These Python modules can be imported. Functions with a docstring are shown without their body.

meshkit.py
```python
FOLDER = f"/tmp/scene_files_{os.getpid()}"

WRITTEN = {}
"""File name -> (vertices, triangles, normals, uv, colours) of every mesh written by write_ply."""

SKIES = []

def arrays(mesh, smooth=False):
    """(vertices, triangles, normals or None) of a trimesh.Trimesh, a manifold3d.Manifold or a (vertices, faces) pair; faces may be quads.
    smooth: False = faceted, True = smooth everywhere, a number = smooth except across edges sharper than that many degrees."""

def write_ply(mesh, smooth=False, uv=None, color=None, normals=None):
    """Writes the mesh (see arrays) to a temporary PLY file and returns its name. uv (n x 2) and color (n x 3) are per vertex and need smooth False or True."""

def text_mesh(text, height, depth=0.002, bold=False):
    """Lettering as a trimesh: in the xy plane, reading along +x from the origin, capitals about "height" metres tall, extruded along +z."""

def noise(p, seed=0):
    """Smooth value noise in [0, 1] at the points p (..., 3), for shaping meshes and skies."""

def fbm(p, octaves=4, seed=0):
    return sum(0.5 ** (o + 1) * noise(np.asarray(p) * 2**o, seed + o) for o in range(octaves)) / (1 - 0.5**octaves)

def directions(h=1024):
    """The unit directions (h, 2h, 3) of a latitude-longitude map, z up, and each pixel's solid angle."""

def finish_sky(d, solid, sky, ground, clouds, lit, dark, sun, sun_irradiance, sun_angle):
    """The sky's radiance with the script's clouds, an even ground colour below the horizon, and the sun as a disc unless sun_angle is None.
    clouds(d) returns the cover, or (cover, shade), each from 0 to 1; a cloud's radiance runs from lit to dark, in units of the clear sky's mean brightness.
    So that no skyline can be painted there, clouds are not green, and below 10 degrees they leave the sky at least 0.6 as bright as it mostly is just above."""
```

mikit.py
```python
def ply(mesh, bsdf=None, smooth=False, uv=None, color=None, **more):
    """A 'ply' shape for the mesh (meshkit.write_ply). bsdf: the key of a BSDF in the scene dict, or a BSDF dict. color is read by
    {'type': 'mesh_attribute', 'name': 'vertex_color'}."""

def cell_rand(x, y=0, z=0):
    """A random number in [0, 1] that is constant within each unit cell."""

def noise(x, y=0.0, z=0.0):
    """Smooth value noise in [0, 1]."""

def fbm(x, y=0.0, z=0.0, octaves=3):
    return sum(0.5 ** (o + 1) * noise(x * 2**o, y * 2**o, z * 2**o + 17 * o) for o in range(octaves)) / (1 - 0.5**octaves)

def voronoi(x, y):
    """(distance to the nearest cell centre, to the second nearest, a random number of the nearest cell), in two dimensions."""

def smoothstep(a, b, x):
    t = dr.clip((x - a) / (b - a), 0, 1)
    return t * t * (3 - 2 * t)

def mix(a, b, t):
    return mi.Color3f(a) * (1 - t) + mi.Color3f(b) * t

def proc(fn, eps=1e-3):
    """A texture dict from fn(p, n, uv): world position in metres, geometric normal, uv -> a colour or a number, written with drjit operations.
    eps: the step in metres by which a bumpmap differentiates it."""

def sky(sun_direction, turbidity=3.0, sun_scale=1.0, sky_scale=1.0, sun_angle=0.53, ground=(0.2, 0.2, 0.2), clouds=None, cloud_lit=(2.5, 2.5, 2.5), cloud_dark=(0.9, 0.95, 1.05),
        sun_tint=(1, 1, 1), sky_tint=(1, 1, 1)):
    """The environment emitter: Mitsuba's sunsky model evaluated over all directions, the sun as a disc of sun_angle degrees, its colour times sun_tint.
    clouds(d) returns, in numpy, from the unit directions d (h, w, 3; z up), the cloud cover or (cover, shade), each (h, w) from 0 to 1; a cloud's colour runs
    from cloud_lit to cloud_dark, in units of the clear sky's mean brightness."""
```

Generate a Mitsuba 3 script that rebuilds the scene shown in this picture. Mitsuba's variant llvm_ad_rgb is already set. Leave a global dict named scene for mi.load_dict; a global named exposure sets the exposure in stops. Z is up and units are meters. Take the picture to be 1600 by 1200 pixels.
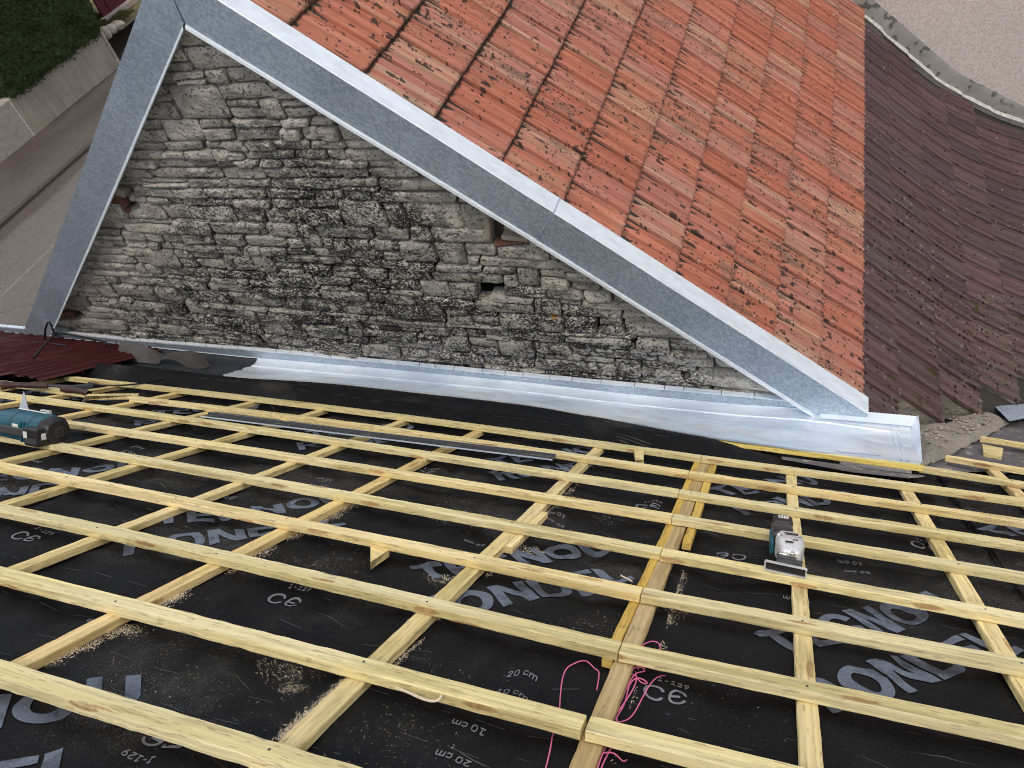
import math, random
import numpy as np, trimesh, drjit as dr, mitsuba as mi, mikit, meshkit
from mikit import noise, fbm, voronoi, cell_rand, smoothstep, mix
from scipy.interpolate import PchipInterpolator
rng = np.random.default_rng(7); random.seed(7)
scene, labels = {}, {}
T = mi.ScalarTransform4f

# ------------------------------------------------------------------ camera, sky, exposure
RC = np.array([[0.9398400513, 0.2866776870, -0.1857863873], [0.0981636008, -0.7475448190, -0.6569175375], [-0.3272072515, 0.5991599514, -0.7307138750]])
M4 = np.eye(4); M4[:3, 0] = -RC[0]; M4[:3, 1] = -RC[1]; M4[:3, 2] = RC[2]
scene['camera'] = {'type': 'perspective', 'fov': 69.1844, 'fov_axis': 'x', 'near_clip': 0.05, 'far_clip': 1000.0, 'to_world': T(M4.tolist())}
def cloud(d):
    n = meshkit.fbm(d * 2.2 + 5.0, 4, seed=3)
    return np.ones(d.shape[:2]), np.clip((n - 0.40) * 2.2, 0, 1)
scene['sky'] = mikit.sky((0.10, -0.36, 0.92), turbidity=4, sun_scale=0.25, sun_angle=16, clouds=cloud, cloud_lit=(2.25, 2.36, 2.55), cloud_dark=(1.2, 1.27, 1.4))
exposure = 1.84

# ------------------------------------------------------------------ frames
PA, U0 = 0.6904251745, 1.4                 # pitch of the near roof, camera height above its batten tops
CA, SA = math.cos(PA), math.sin(PA)
DN, NR = np.array([0, CA, -SA]), np.array([0, SA, CA])
def RP(x, s, o=0.0):
    x, s, o = np.broadcast_arrays(np.asarray(x, float), s, o)
    return np.stack([x, s * CA + o * SA, -U0 - s * SA + o * CA], -1)
def RL(v):                                  # local (x, s, off) vertices -> world
    v = np.asarray(v, float); return RP(v[:, 0], v[:, 1], v[:, 2])
YW, YF = 3.4, 3.3                           # gable wall face, verge flashing face
TH = math.radians(39.06)
def red(sl, y, h):
    return np.stack([-2.769 + sl * math.cos(TH) + h * math.sin(TH), np.broadcast_to(y, np.shape(sl)) * 1.0, -1.2476 - sl * math.sin(TH) + h * math.cos(TH)], -1)

# ------------------------------------------------------------------ helpers
def numbered(k):
    if k not in scene and k not in labels: return k
    i = 1
    while f'{k}_{i:03d}' in scene or f'{k}_{i:03d}' in labels: i += 1
    return f'{k}_{i:03d}'
def obj(name, mesh, bsdf, parent=None, smooth=False, uv=None, label=None, kind=None, **kw):
    key = numbered((parent + '__' if parent else '') + name)
    scene[key] = mikit.ply(mesh, bsdf, smooth=smooth, uv=uv, **kw)
    if label or kind:
        labels[key] = {}
        if label: labels[key]['label'] = label
        if kind: labels[key]['kind'] = kind
    return key
def thing(name, label, cat, group=None):
    k = numbered(name); labels[k] = {'label': label, 'category': cat}
    if group: labels[k]['group'] = group
    return k
def TM(v, f): return trimesh.Trimesh(np.asarray(v, float), np.asarray(f, int), process=False)
def grid_faces(nu, nv, flip=False):
    i, j = np.meshgrid(np.arange(nu - 1), np.arange(nv - 1), indexing='ij'); a = (i * nv + j).ravel()
    q = np.stack([a, a + nv, a + nv + 1, a + 1], 1)
    if flip: q = q[:, ::-1]
    return np.vstack([q[:, [0, 1, 2]], q[:, [0, 2, 3]]])
def grid(P, flip=False):
    nu, nv = P.shape[:2]; return TM(P.reshape(-1, 3), grid_faces(nu, nv, flip))
def cat(ms): return trimesh.util.concatenate(ms)
def cbox(sx, sy, sz, c=0.002, at=(0, 0, 0)):
    p = []
    for x in (-1, 1):
        for y in (-1, 1):
            for z in (-1, 1):
                h = np.array([x * sx / 2, y * sy / 2, z * sz / 2]); q = np.array([x, y, z]) * c
                for k in range(3):
                    m = h - q; m[k] = h[k]; p.append(m)
    return trimesh.convex.convex_hull(np.array(p) + np.array(at))
def rbox(sx, sy, sz, r, at=(0, 0, 0), n=3):
    s = trimesh.creation.icosphere(subdivisions=n - 1, radius=r).vertices
    p = [s + np.array([x * (sx / 2 - r), y * (sy / 2 - r), z * (sz / 2 - r)]) for x in (-1, 1) for y in (-1, 1) for z in (-1, 1)]
    return trimesh.convex.convex_hull(np.vstack(p) + np.array(at))
def rot(m, ax, deg, pt=(0, 0, 0)):
    m = m.copy(); m.apply_transform(trimesh.transformations.rotation_matrix(math.radians(deg), ax, pt)); return m
def shift(m, d): m = m.copy(); m.apply_translation(d); return m
def tube(pts, r, n=6, sub=4):
    p = np.asarray(pts, float)
    if sub > 1:
        t = np.arange(len(p)); tt = np.linspace(0, len(p) - 1, (len(p) - 1) * sub + 1)
        from scipy.interpolate import CubicSpline
        p = CubicSpline(t, p)(tt)
    t = np.gradient(p, axis=0); t /= np.linalg.norm(t, axis=1, keepdims=True) + 1e-12
    a = np.cross(t, np.where(np.abs(t[:, 2:]) < .9, [0, 0, 1.], [1., 0, 0])); a /= np.linalg.norm(a, axis=1, keepdims=True)
    b = np.cross(t, a); an = np.arange(n + 1) * 2 * np.pi / n
    v = p[:, None] + np.broadcast_to(r, (len(p),))[:, None, None] * (np.cos(an)[None, :, None] * a[:, None] + np.sin(an)[None, :, None] * b[:, None])
    return grid(v)
def place(m, x, s, o, rz=0.0):              # local metres -> near-roof frame (x along battens, y down the slope, z off the roof)
    m = rot(m, [0, 0, 1], rz); v = np.array(m.vertices) + [x, s, o]
    return TM(RL(v), m.faces)
def fb(p, f, o=3, seed=0): return meshkit.fbm(np.asarray(p) * f, o, seed) - 0.5

# ------------------------------------------------------------------ materials
def diffuse(name, col, rough=0.8, spec=0.3, metallic=0.0, bump=None, bs=1.0, eps=1e-3, **kw):
    c = {'type': 'rgb', 'value': list(col)} if isinstance(col, (tuple, list)) else mikit.proc(col)
    r = rough if isinstance(rough, float) else mikit.proc(rough)
    b = {'type': 'principled', 'base_color': c, 'roughness': r, 'specular': spec, 'metallic': metallic, **kw}
    if bump is not None: b = {'type': 'bumpmap', 'tex': mikit.proc(bump, eps), 'scale': bs, 'bsdf': b}
    scene[name] = {'type': 'twosided', 'bsdf': b}
def roof_xs(p): return p.x, p.y * CA - (p.z + U0) * SA

def wood_col(tone):
    def fn(p, n, uv):
        u, v = uv.x, uv.y
        grain = fbm(u * 2.2, v * 170.0, 3.0, octaves=3); big = noise(u * 1.7, v * 9.0, 1.0)
        c = mix(tone[0], tone[1], smoothstep(0.35, 0.75, big))
        c = c * mi.Color3f(0.72 + 0.50 * grain)
        streak = smoothstep(0.62, 0.74, fbm(u * 5.0, v * 90.0, 7.0, octaves=3)); c = mix(c, mi.Color3f(*tone[2]), streak * 0.55)
        d, _, w = voronoi(u * 2.6, v * 13.0)
        knot = (1 - smoothstep(0.10, 0.14, d)) * dr.select(w > 0.62, 1.0, 0.0) * (0.55 + 0.45 * noise(u * 90.0, v * 90.0))
        c = mix(c, mi.Color3f(0.36, 0.165, 0.06), knot * 0.8)
        speck = smoothstep(0.70, 0.78, fbm(u * 24.0, v * 210.0, 5.0, octaves=2)); c = mix(c, mi.Color3f(0.20, 0.14, 0.08), speck * 0.42)
        tn = cell_rand(dr.floor(v * 0.999), 3.0); tp = cell_rand(dr.floor(v * 0.999), 9.0)
        c = mix(c, c * mi.Color3f(1.02, 0.95, 0.89), smoothstep(0.5, 0.9, tp)) * mi.Color3f(0.88 + 0.20 * tn)
        blot = smoothstep(0.56, 0.72, fbm(u * 3.1, v * 22.0, 9.0, octaves=4)); c = mix(c, c * mi.Color3f(0.66, 0.64, 0.56), blot * 0.65)
        return c
    return fn
def wood_bump(p, n, uv): return fbm(uv.x * 6.0, uv.y * 260.0, 2.0, octaves=2)
diffuse('wood', wood_col([(0.77, 0.655, 0.325), (0.80, 0.70, 0.41), (0.53, 0.44, 0.23)]), 0.72, 0.25, bump=wood_bump, bs=0.0007)
diffuse('wood_counter', wood_col([(0.75, 0.60, 0.275), (0.78, 0.635, 0.33), (0.50, 0.37, 0.17)]), 0.72, 0.25, bump=wood_bump, bs=0.0007)
diffuse('wood_old', wood_col([(0.42, 0.325, 0.165), (0.48, 0.385, 0.22), (0.21, 0.15, 0.075)]), 0.8, 0.2, bump=wood_bump, bs=0.001)
diffuse('wood_yellow', wood_col([(0.66, 0.45, 0.10), (0.70, 0.50, 0.14), (0.50, 0.33, 0.08)]), 0.7, 0.25, bump=wood_bump, bs=0.0006)

def membrane_col(p, n, uv):
    x, s = roof_xs(p)
    base = 0.0055 + 0.0062 * fbm(x * 3.0, s * 3.0, 1.0, octaves=3)
    c = mi.Color3f(base * 0.92, base * 0.96, base * 1.10)
    dust = smoothstep(0.50, 0.78, fbm(x * 2.1, s * 2.6, 4.0, octaves=4))
    fine = smoothstep(0.66, 0.86, noise(x * 420.0, s * 420.0, 2.0)) * (0.3 + 0.7 * noise(x * 21.0, s * 21.0, 6.0))
    c = c + mi.Color3f(0.085, 0.083, 0.078) * (fine * (0.22 + 1.1 * dust)) + mi.Color3f(0.03, 0.029, 0.027) * dust * fbm(x * 28.0, s * 28.0, 9.0)
    wob = fbm(x * 1.4, s * 1.4, 12.0, octaves=2)
    scr = smoothstep(0.90, 0.97, noise(x * 7.0 + s * 3.0 + wob * 4, s * 160.0 + x * 50.0 * wob, 8.0)) * smoothstep(0.55, 0.7, noise(x * 4.0, s * 4.0, 5.0))
    return c + mi.Color3f(0.09, 0.085, 0.075) * scr
def membrane_bump(p, n, uv):
    x, s = roof_xs(p)
    return fbm(x * 130.0, s * 130.0, 1.0, octaves=2) * 0.35 + fbm(x * 14.0, s * 14.0, 3.0, octaves=2)
diffuse('membrane', membrane_col, 0.78, 0.16, bump=membrane_bump, bs=0.004)
def print_col(p, n, uv):
    x, s = roof_xs(p)
    w = fbm(x * 22.0, s * 22.0, 2.0, octaves=4); sp = smoothstep(0.70, 0.85, noise(x * 260.0, s * 260.0))
    return mix((0.125, 0.148, 0.195), (0.050, 0.060, 0.082), smoothstep(0.45, 0.75, w) * 0.75) + mi.Color3f(0.12) * sp * 0.4
diffuse('print', print_col, 0.6, 0.3)
diffuse('print_small', (0.20, 0.205, 0.22), 0.7, 0.2)
diffuse('print_line', (0.085, 0.088, 0.095), 0.7, 0.2)

def stain(p):
    x, z = p.x, p.z
    drr = ((-3.11 + (-1.307 - z) * 1.26) - x) * 0.62
    dl = (x - (-3.12 - (-1.30 - z) * 1.226)) * 0.55
    d = dr.minimum(drr * 1.15, dl * 0.8) + 0.75 * (fbm(x * 1.6, z * 1.6, 3.0, octaves=4) - 0.5)
    return smoothstep(0.14, 0.60, d)
def stone_col(p, n, uv):
    x, z = p.x, p.z
    st = stain(p)
    m1 = fbm(x * 13.0, z * 21.0, p.y * 13.0, octaves=4); m2 = fbm(x * 85.0, z * 105.0, p.y * 85.0, octaves=3)
    pale = mix((0.585, 0.558, 0.51), (0.38, 0.362, 0.33), smoothstep(0.3, 0.7, m1)) * mi.Color3f(0.62 + 0.72 * m2)
    pale = mix(pale, mi.Color3f(0.085, 0.08, 0.073), smoothstep(0.52, 0.68, m2) * 0.85)
    per = cell_rand(uv.x * 1.0)                                   # tone of the single stone
    dark = mix((0.56, 0.55, 0.52), (0.026, 0.026, 0.026), smoothstep(0.37, 0.62, 0.40 * m1 + 0.60 * m2 + 0.15 * (per - 0.5) + 0.10 * (fbm(x * 1.1, z * 1.5, 31.0, octaves=2) - 0.5) + 0.045))
    dark = mix(dark, mi.Color3f(0.60, 0.59, 0.56), smoothstep(0.64, 0.74, noise(x * 88.0, z * 120.0, p.y * 90.0)) * 0.55)
    c = mix(pale, dark, st * (0.80 + 0.2 * per)) * mi.Color3f(0.74 + 0.52 * per)
    v1, _, w1 = voronoi(x * 4.4, z * 5.6)
    white = (1 - smoothstep(0.05, 0.10, v1 + 0.05 * (m2 - 0.5))) * dr.select(w1 > 0.72, 1.0, 0.0)
    c = mix(c, mi.Color3f(0.52, 0.51, 0.46), white * 0.85)
    lich = 1 - smoothstep(0.020, 0.027, dr.sqrt(dr.square(x + 1.395) + dr.square(z + 3.35)) + 0.012 * (m2 - 0.5))
    return mix(c, mi.Color3f(0.36, 0.21, 0.05), lich)
def stone_bump(p, n, uv): return fbm(p.x * 60.0, p.z * 66.0, p.y * 60.0, octaves=4)
diffuse('stone', stone_col, 0.92, 0.1, bump=stone_bump, bs=0.015)
def mortar_col(p, n, uv):
    m = fbm(p.x * 22.0, p.z * 22.0, 2.0, octaves=4)
    return mix((0.34, 0.315, 0.27), (0.022, 0.021, 0.020), dr.clip(stain(p) * 1.3 + 0.30, 0, 1)) * mi.Color3f(0.5 + 0.9 * m)
diffuse('mortar', mortar_col, 0.95, 0.1, bump=lambda p, n, uv: fbm(p.x * 40.0, p.z * 40.0, 1.0, octaves=3), bs=0.02)

def tile_base(uv):
    return cell_rand(uv, 3.0), cell_rand(uv, 7.0)
def red_col(p, n, uv):
    r1, r2 = tile_base(dr.floor(uv.x) + 0.5)
    t = uv.y; sl = uv.x - dr.floor(uv.x)
    y, a = p.y, (p.x + 2.769) / math.cos(TH)
    band = noise(t * 6.0 + r1 * 50.0, a * 1.1, r2 * 40.0)
    c = mix((0.415, 0.146, 0.096), (0.450, 0.178, 0.118), r1)
    c = mix(c, mi.Color3f(0.42, 0.19, 0.155), smoothstep(0.45, 0.8, r2) * 0.6)
    pale = smoothstep(0.42, 0.66, band) * smoothstep(0.42, 0.78, r1 * 0.5 + r2 * 0.5)
    c = mix(c, mi.Color3f(0.47, 0.325, 0.225), pale * 0.62)
    stre = fbm(y * 110.0, a * 2.5, 2.0, octaves=3); c = c * mi.Color3f(0.60 + 0.78 * stre)
    near = 0.35 + 0.65 * smoothstep(8.0, 4.0, y)
    gx = smoothstep(0.47, 0.72, fbm(y * 2.6, a * 2.0, 6.0, octaves=3))
    grey = smoothstep(0.52, 0.70, fbm(y * 26.0, a * 7.0, 9.0, octaves=3)) * gx
    c = mix(c, mi.Color3f(0.17, 0.145, 0.115), grey * 0.55 * near)
    v1, _, w1 = voronoi(y * 46.0, a * 32.0)
    blk = (1 - smoothstep(0.14, 0.30, v1 + 0.25 * (fbm(y * 130.0, a * 90.0, 3.0) - 0.5))) * dr.select(w1 > 0.90 - 0.42 * gx, 1.0, 0.0)
    c = mix(c, mi.Color3f(0.028, 0.024, 0.020), blk * 0.92 * (0.4 + 0.6 * near))
    big = smoothstep(0.715, 0.75, fbm(y * 30.0, a * 15.0, 21.0, octaves=4)) * near
    c = mix(c, mi.Color3f(0.035, 0.032, 0.026), big * 0.9)
    v2, _, w2 = voronoi(y * 7.0 + 3.0, a * 6.0)
    wh = (1 - smoothstep(0.045, 0.075, v2 + 0.03 * stre)) * dr.select(w2 > 0.82, 1.0, 0.0)
    c = mix(c, mi.Color3f(0.50, 0.46, 0.38), wh * 0.8)
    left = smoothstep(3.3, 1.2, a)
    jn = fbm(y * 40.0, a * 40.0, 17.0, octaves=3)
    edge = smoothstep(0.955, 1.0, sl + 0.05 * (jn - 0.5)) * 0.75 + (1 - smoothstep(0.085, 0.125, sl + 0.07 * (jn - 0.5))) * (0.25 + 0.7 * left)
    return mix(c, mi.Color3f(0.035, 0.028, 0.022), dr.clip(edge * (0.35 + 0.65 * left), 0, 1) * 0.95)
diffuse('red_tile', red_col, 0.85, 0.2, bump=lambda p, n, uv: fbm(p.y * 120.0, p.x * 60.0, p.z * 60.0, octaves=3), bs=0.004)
def brown_col(p, n, uv):
    r1, r2 = tile_base(dr.floor(uv.x) + 0.5)
    y, a = p.y, p.x
    c = mix((0.128, 0.078, 0.078), (0.104, 0.073, 0.077), r1) * mi.Color3f(0.85 + 0.3 * r2)
    stre = fbm(y * 120.0, a * 5.0, 2.0, octaves=3); c = c * mi.Color3f(0.7 + 0.6 * stre)
    near = smoothstep(8.5, 5.0, y)
    gx = smoothstep(0.40, 0.68, fbm(y * 1.8, a * 1.8, 5.0, octaves=3)) * near
    c = mix(c, mi.Color3f(0.115, 0.105, 0.080), gx * smoothstep(0.5, 0.66, fbm(y * 20.0, a * 8.0, 3.0, octaves=3)) * 0.6)
    v1, _, w1 = voronoi(y * 30.0, a * 24.0)
    d = smoothstep(0.14, 0.28, v1 + 0.2 * (fbm(y * 120.0, a * 90.0, 3.0) - 0.5))
    c = mix(c, mi.Color3f(0.010, 0.009, 0.008), (1 - d) * dr.select(w1 > 0.93 - 0.45 * gx, 1.0, 0.0) * 0.9)
    v2, _, w2 = voronoi(y * 21.0 + 5.0, a * 17.0)
    d2 = smoothstep(0.10, 0.20, v2 + 0.12 * (stre - 0.5))
    c = mix(c, mi.Color3f(0.26, 0.24, 0.22), (1 - d2) * dr.select(w2 > 0.965 - 0.20 * gx, 1.0, 0.0) * 0.75)
    moss = smoothstep(0.74, 0.80, fbm(y * 9.0, a * 7.0, 31.0, octaves=4)) * near
    return mix(c, mi.Color3f(0.045, 0.045, 0.012), moss * 0.8)
diffuse('brown_tile', brown_col, 0.82, 0.22, bump=lambda p, n, uv: fbm(p.y * 90.0, p.x * 60.0, p.z * 60.0, octaves=3), bs=0.005)
def maroon_tile_col(p, n, uv):
    x, s = roof_xs(p)
    r1, r2 = tile_base(dr.floor(uv.x) + 0.5)
    return mix((0.070, 0.015, 0.016), (0.092, 0.022, 0.021), r1) * mi.Color3f(0.75 + 0.5 * fbm(x * 60.0, s * 8.0, 1.0))
diffuse('maroon_tile', maroon_tile_col, 0.5, 0.4)

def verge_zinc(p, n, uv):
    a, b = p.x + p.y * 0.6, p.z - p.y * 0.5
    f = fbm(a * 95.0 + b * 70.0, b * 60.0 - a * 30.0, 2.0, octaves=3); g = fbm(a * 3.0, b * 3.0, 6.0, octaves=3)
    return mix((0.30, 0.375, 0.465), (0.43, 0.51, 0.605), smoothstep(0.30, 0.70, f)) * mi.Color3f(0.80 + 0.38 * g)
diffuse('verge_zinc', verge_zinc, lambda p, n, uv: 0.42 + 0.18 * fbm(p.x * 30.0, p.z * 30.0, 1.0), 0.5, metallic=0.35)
def new_zinc(p, n, uv):
    x, s = roof_xs(p)
    f = fbm(x * 60.0, s * 60.0, 2.0, octaves=3); g = smoothstep(0.25, 0.75, fbm(x * 2.0, s * 5.0, 6.0, octaves=4))
    return mix((0.76, 0.845, 0.925), (0.87, 0.92, 0.965), f) * mix((0.74, 0.80, 0.88), (1.04, 1.04, 1.04), g)
diffuse('new_zinc', new_zinc, lambda p, n, uv: 0.22 + 0.16 * fbm(p.x * 5.0, p.y * 9.0, p.z * 3.0), 0.7, metallic=0.38)
diffuse('steel', (0.70, 0.72, 0.74), 0.28, 0.5, metallic=1.0)
diffuse('dark_steel', (0.06, 0.064, 0.072), 0.5, 0.4, metallic=0.1)
def render_col(p, n, uv):
    x, z = p.x, p.z
    g = fbm(x * 70.0, z * 70.0, 2.0, octaves=2); b = fbm(x * 1.5, z * 1.5, 5.0, octaves=3)
    return mix((0.64, 0.575, 0.53), (0.78, 0.715, 0.67), smoothstep(0.25, 0.70, g)) * mi.Color3f(0.92 + 0.16 * b)
diffuse('render', render_col, 0.95, 0.1, bump=lambda p, n, uv: fbm(p.x * 60.0, p.z * 60.0, 3.0, octaves=2), bs=0.005)
def lead_col(p, n, uv):
    g = fbm(p.x * 5.0, p.z * 9.0, 2.0, octaves=4); s = smoothstep(0.58, 0.70, fbm(p.x * 14.0, p.z * 14.0, 7.0, octaves=4))
    return mix(mix((0.47, 0.445, 0.415), (0.27, 0.26, 0.24), g), mi.Color3f(0.05, 0.05, 0.045), s * 0.7)
diffuse('lead', lead_col, 0.7, 0.3)
def concrete_col(p, n, uv):
    g = fbm(p.x * 6.0 + p.y * 6.0, p.y * 6.0, p.z * 6.0, octaves=4); f = fbm(p.x * 60.0, p.y * 60.0, p.z * 60.0, octaves=3)
    return mix((0.19, 0.175, 0.15), (0.30, 0.28, 0.245), g) * mi.Color3f(0.7 + 0.6 * f)
diffuse('concrete', concrete_col, 0.95, 0.1, bump=lambda p, n, uv: fbm(p.x * 40.0, p.y * 40.0, p.z * 40.0, octaves=3), bs=0.02)
diffuse('bright_mortar', lambda p, n, uv: mi.Color3f(0.60, 0.59, 0.55) * (0.6 + 0.8 * fbm(p.x * 40.0, p.y * 10.0, p.z * 40.0, octaves=3)), 0.95, 0.1)
def felt_col(p, n, uv):
    x, s = roof_xs(p); g = fbm(x * 7.0, s * 7.0, 3.0, octaves=4); f = fbm(x * 90.0, s * 90.0, 3.0, octaves=2)
    c = mix((0.085, 0.080, 0.086), (0.15, 0.143, 0.148), g) * mi.Color3f(0.75 + 0.5 * f)
    return mix(c, mi.Color3f(0.33, 0.31, 0.28), smoothstep(0.66, 0.74, fbm(x * 22.0, s * 22.0, 8.0, octaves=3)) * 0.6)
diffuse('grey_felt', felt_col, 0.75, 0.3)
diffuse('rubber', lambda p, n, uv: mi.Color3f(0.085, 0.080, 0.081) * (0.7 + 0.6 * fbm(p.x * 20.0, p.y * 20.0, p.z * 20.0, octaves=3)), 0.6, 0.35)
diffuse('teal_plastic', lambda p, n, uv: mi.Color3f(0.007, 0.080, 0.125) * (0.8 + 0.4 * fbm(p.x * 50.0, p.y * 50.0, p.z * 50.0)), 0.42, 0.5)
diffuse('black_plastic', (0.014, 0.014, 0.016), 0.45, 0.5)
diffuse('dark_grey_plastic', (0.055, 0.055, 0.06), 0.5, 0.45)
diffuse('alloy', lambda p, n, uv: mi.Color3f(0.70, 0.71, 0.72) * (0.82 + 0.36 * fbm(p.x * 120.0, p.y * 120.0, p.z * 120.0)), 0.38, 0.5, metallic=0.45)
diffuse('white_label', (0.72, 0.72, 0.70), 0.5, 0.4)
diffuse('handle_brown', (0.055, 0.024, 0.022), 0.5, 0.4)
diffuse('pink_string', (0.75, 0.17, 0.36), 0.7, 0.2)
diffuse('black_cable', (0.012, 0.012, 0.013), 0.5, 0.4)
diffuse('sawdust', lambda p, n, uv: mix((0.70, 0.58, 0.40), (0.82, 0.72, 0.56), cell_rand(p.x * 300.0, p.y * 300.0)), 0.9, 0.1)
diffuse('clay_shard', lambda p, n, uv: mi.Color3f(0.17, 0.085, 0.062) * (0.6 + 0.8 * fbm(p.x * 40.0, p.y * 40.0, p.z * 40.0, octaves=3)), 0.9, 0.1)
diffuse('dark_roof_slab', (0.05, 0.045, 0.04), 0.9, 0.1)
diffuse('maroon_paint', (0.085, 0.008, 0.022), 0.45, 0.4)
def ground_col(p, n, uv):
    x, y = p.x, p.y
    f = fbm(x * 30.0, y * 30.0, 1.0, octaves=3); g = fbm(x * 1.2, y * 0.7, 4.0, octaves=4)
    pave = mix((0.088, 0.077, 0.069), (0.118, 0.104, 0.092), g); road = mix((0.128, 0.117, 0.108), (0.156, 0.143, 0.131), g)
    wob = 0.16 * (fbm(y * 1.3, x * 0.2, 7.0, octaves=3) - 0.5)
    c = mix(pave, road, smoothstep(-15.72, -15.5, x + wob * 2))
    gut = smoothstep(-16.12, -16.02, x + wob) * (1 - smoothstep(-15.8, -15.55, x + wob)); c = mix(c, mi.Color3f(0.085, 0.072, 0.06), gut * 0.75)
    c = mix(c, mi.Color3f(0.075, 0.062, 0.055), (1 - smoothstep(0.0, 1.3, dr.abs(x + 17.9 + 4 * wob))) * smoothstep(0.40, 0.60, fbm(x * 1.0, y * 0.5, 11.0, octaves=3)) * 0.85)
    seam = 1 - smoothstep(0.012, 0.04, dr.abs(x + 14.07 + wob * 0.3)); c = mix(c, mi.Color3f(0.34, 0.30, 0.26), seam * 0.3)
    cr = 1 - smoothstep(0.012, 0.03, dr.abs(x + 13.4 - (y - 6.7) * 2.2 + 0.6 * (fbm(x * 3.0, y * 3.0, 3.0) - 0.5))); c = mix(c, mi.Color3f(0.05, 0.045, 0.04), cr * smoothstep(6.2, 6.5, y) * (1 - smoothstep(7.0, 7.2, y)))
    return c * mi.Color3f(0.72 + 0.56 * f)
diffuse('street', ground_col, 0.95, 0.1, bump=lambda p, n, uv: fbm(p.x * 60.0, p.y * 60.0, 1.0, octaves=2), bs=0.01)
def wall_col(p, n, uv):
    g = fbm(p.y * 2.0, p.z * 5.0, 3.0, octaves=4); f = fbm(p.y * 30.0, p.z * 30.0, p.x * 30.0, octaves=3); v = fbm(p.y * 9.0, p.z * 0.8, 5.0, octaves=3)
    return mix((0.27, 0.235, 0.19), (0.37, 0.33, 0.27), g) * mi.Color3f((0.78 + 0.44 * f) * (0.8 + 0.4 * v))
diffuse('low_wall', wall_col, 0.95, 0.1)
diffuse('low_wall_grey', lambda p, n, uv: mi.Color3f(0.335, 0.305, 0.255) * (0.7 + 0.6 * fbm(p.x * 12.0, p.y * 12.0, p.z * 12.0, octaves=4)), 0.95, 0.1)
diffuse('leaf', lambda p, n, uv: mix((0.014, 0.026, 0.006), (0.036, 0.056, 0.014), cell_rand(p.x * 22.0, p.y * 22.0, p.z * 22.0)), 0.7, 0.2)
diffuse('grass', lambda p, n, uv: mix((0.075, 0.080, 0.028), (0.15, 0.125, 0.06), fbm(p.x * 3.0, p.y * 3.0, 1.0, octaves=3)), 0.9, 0.1)
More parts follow.
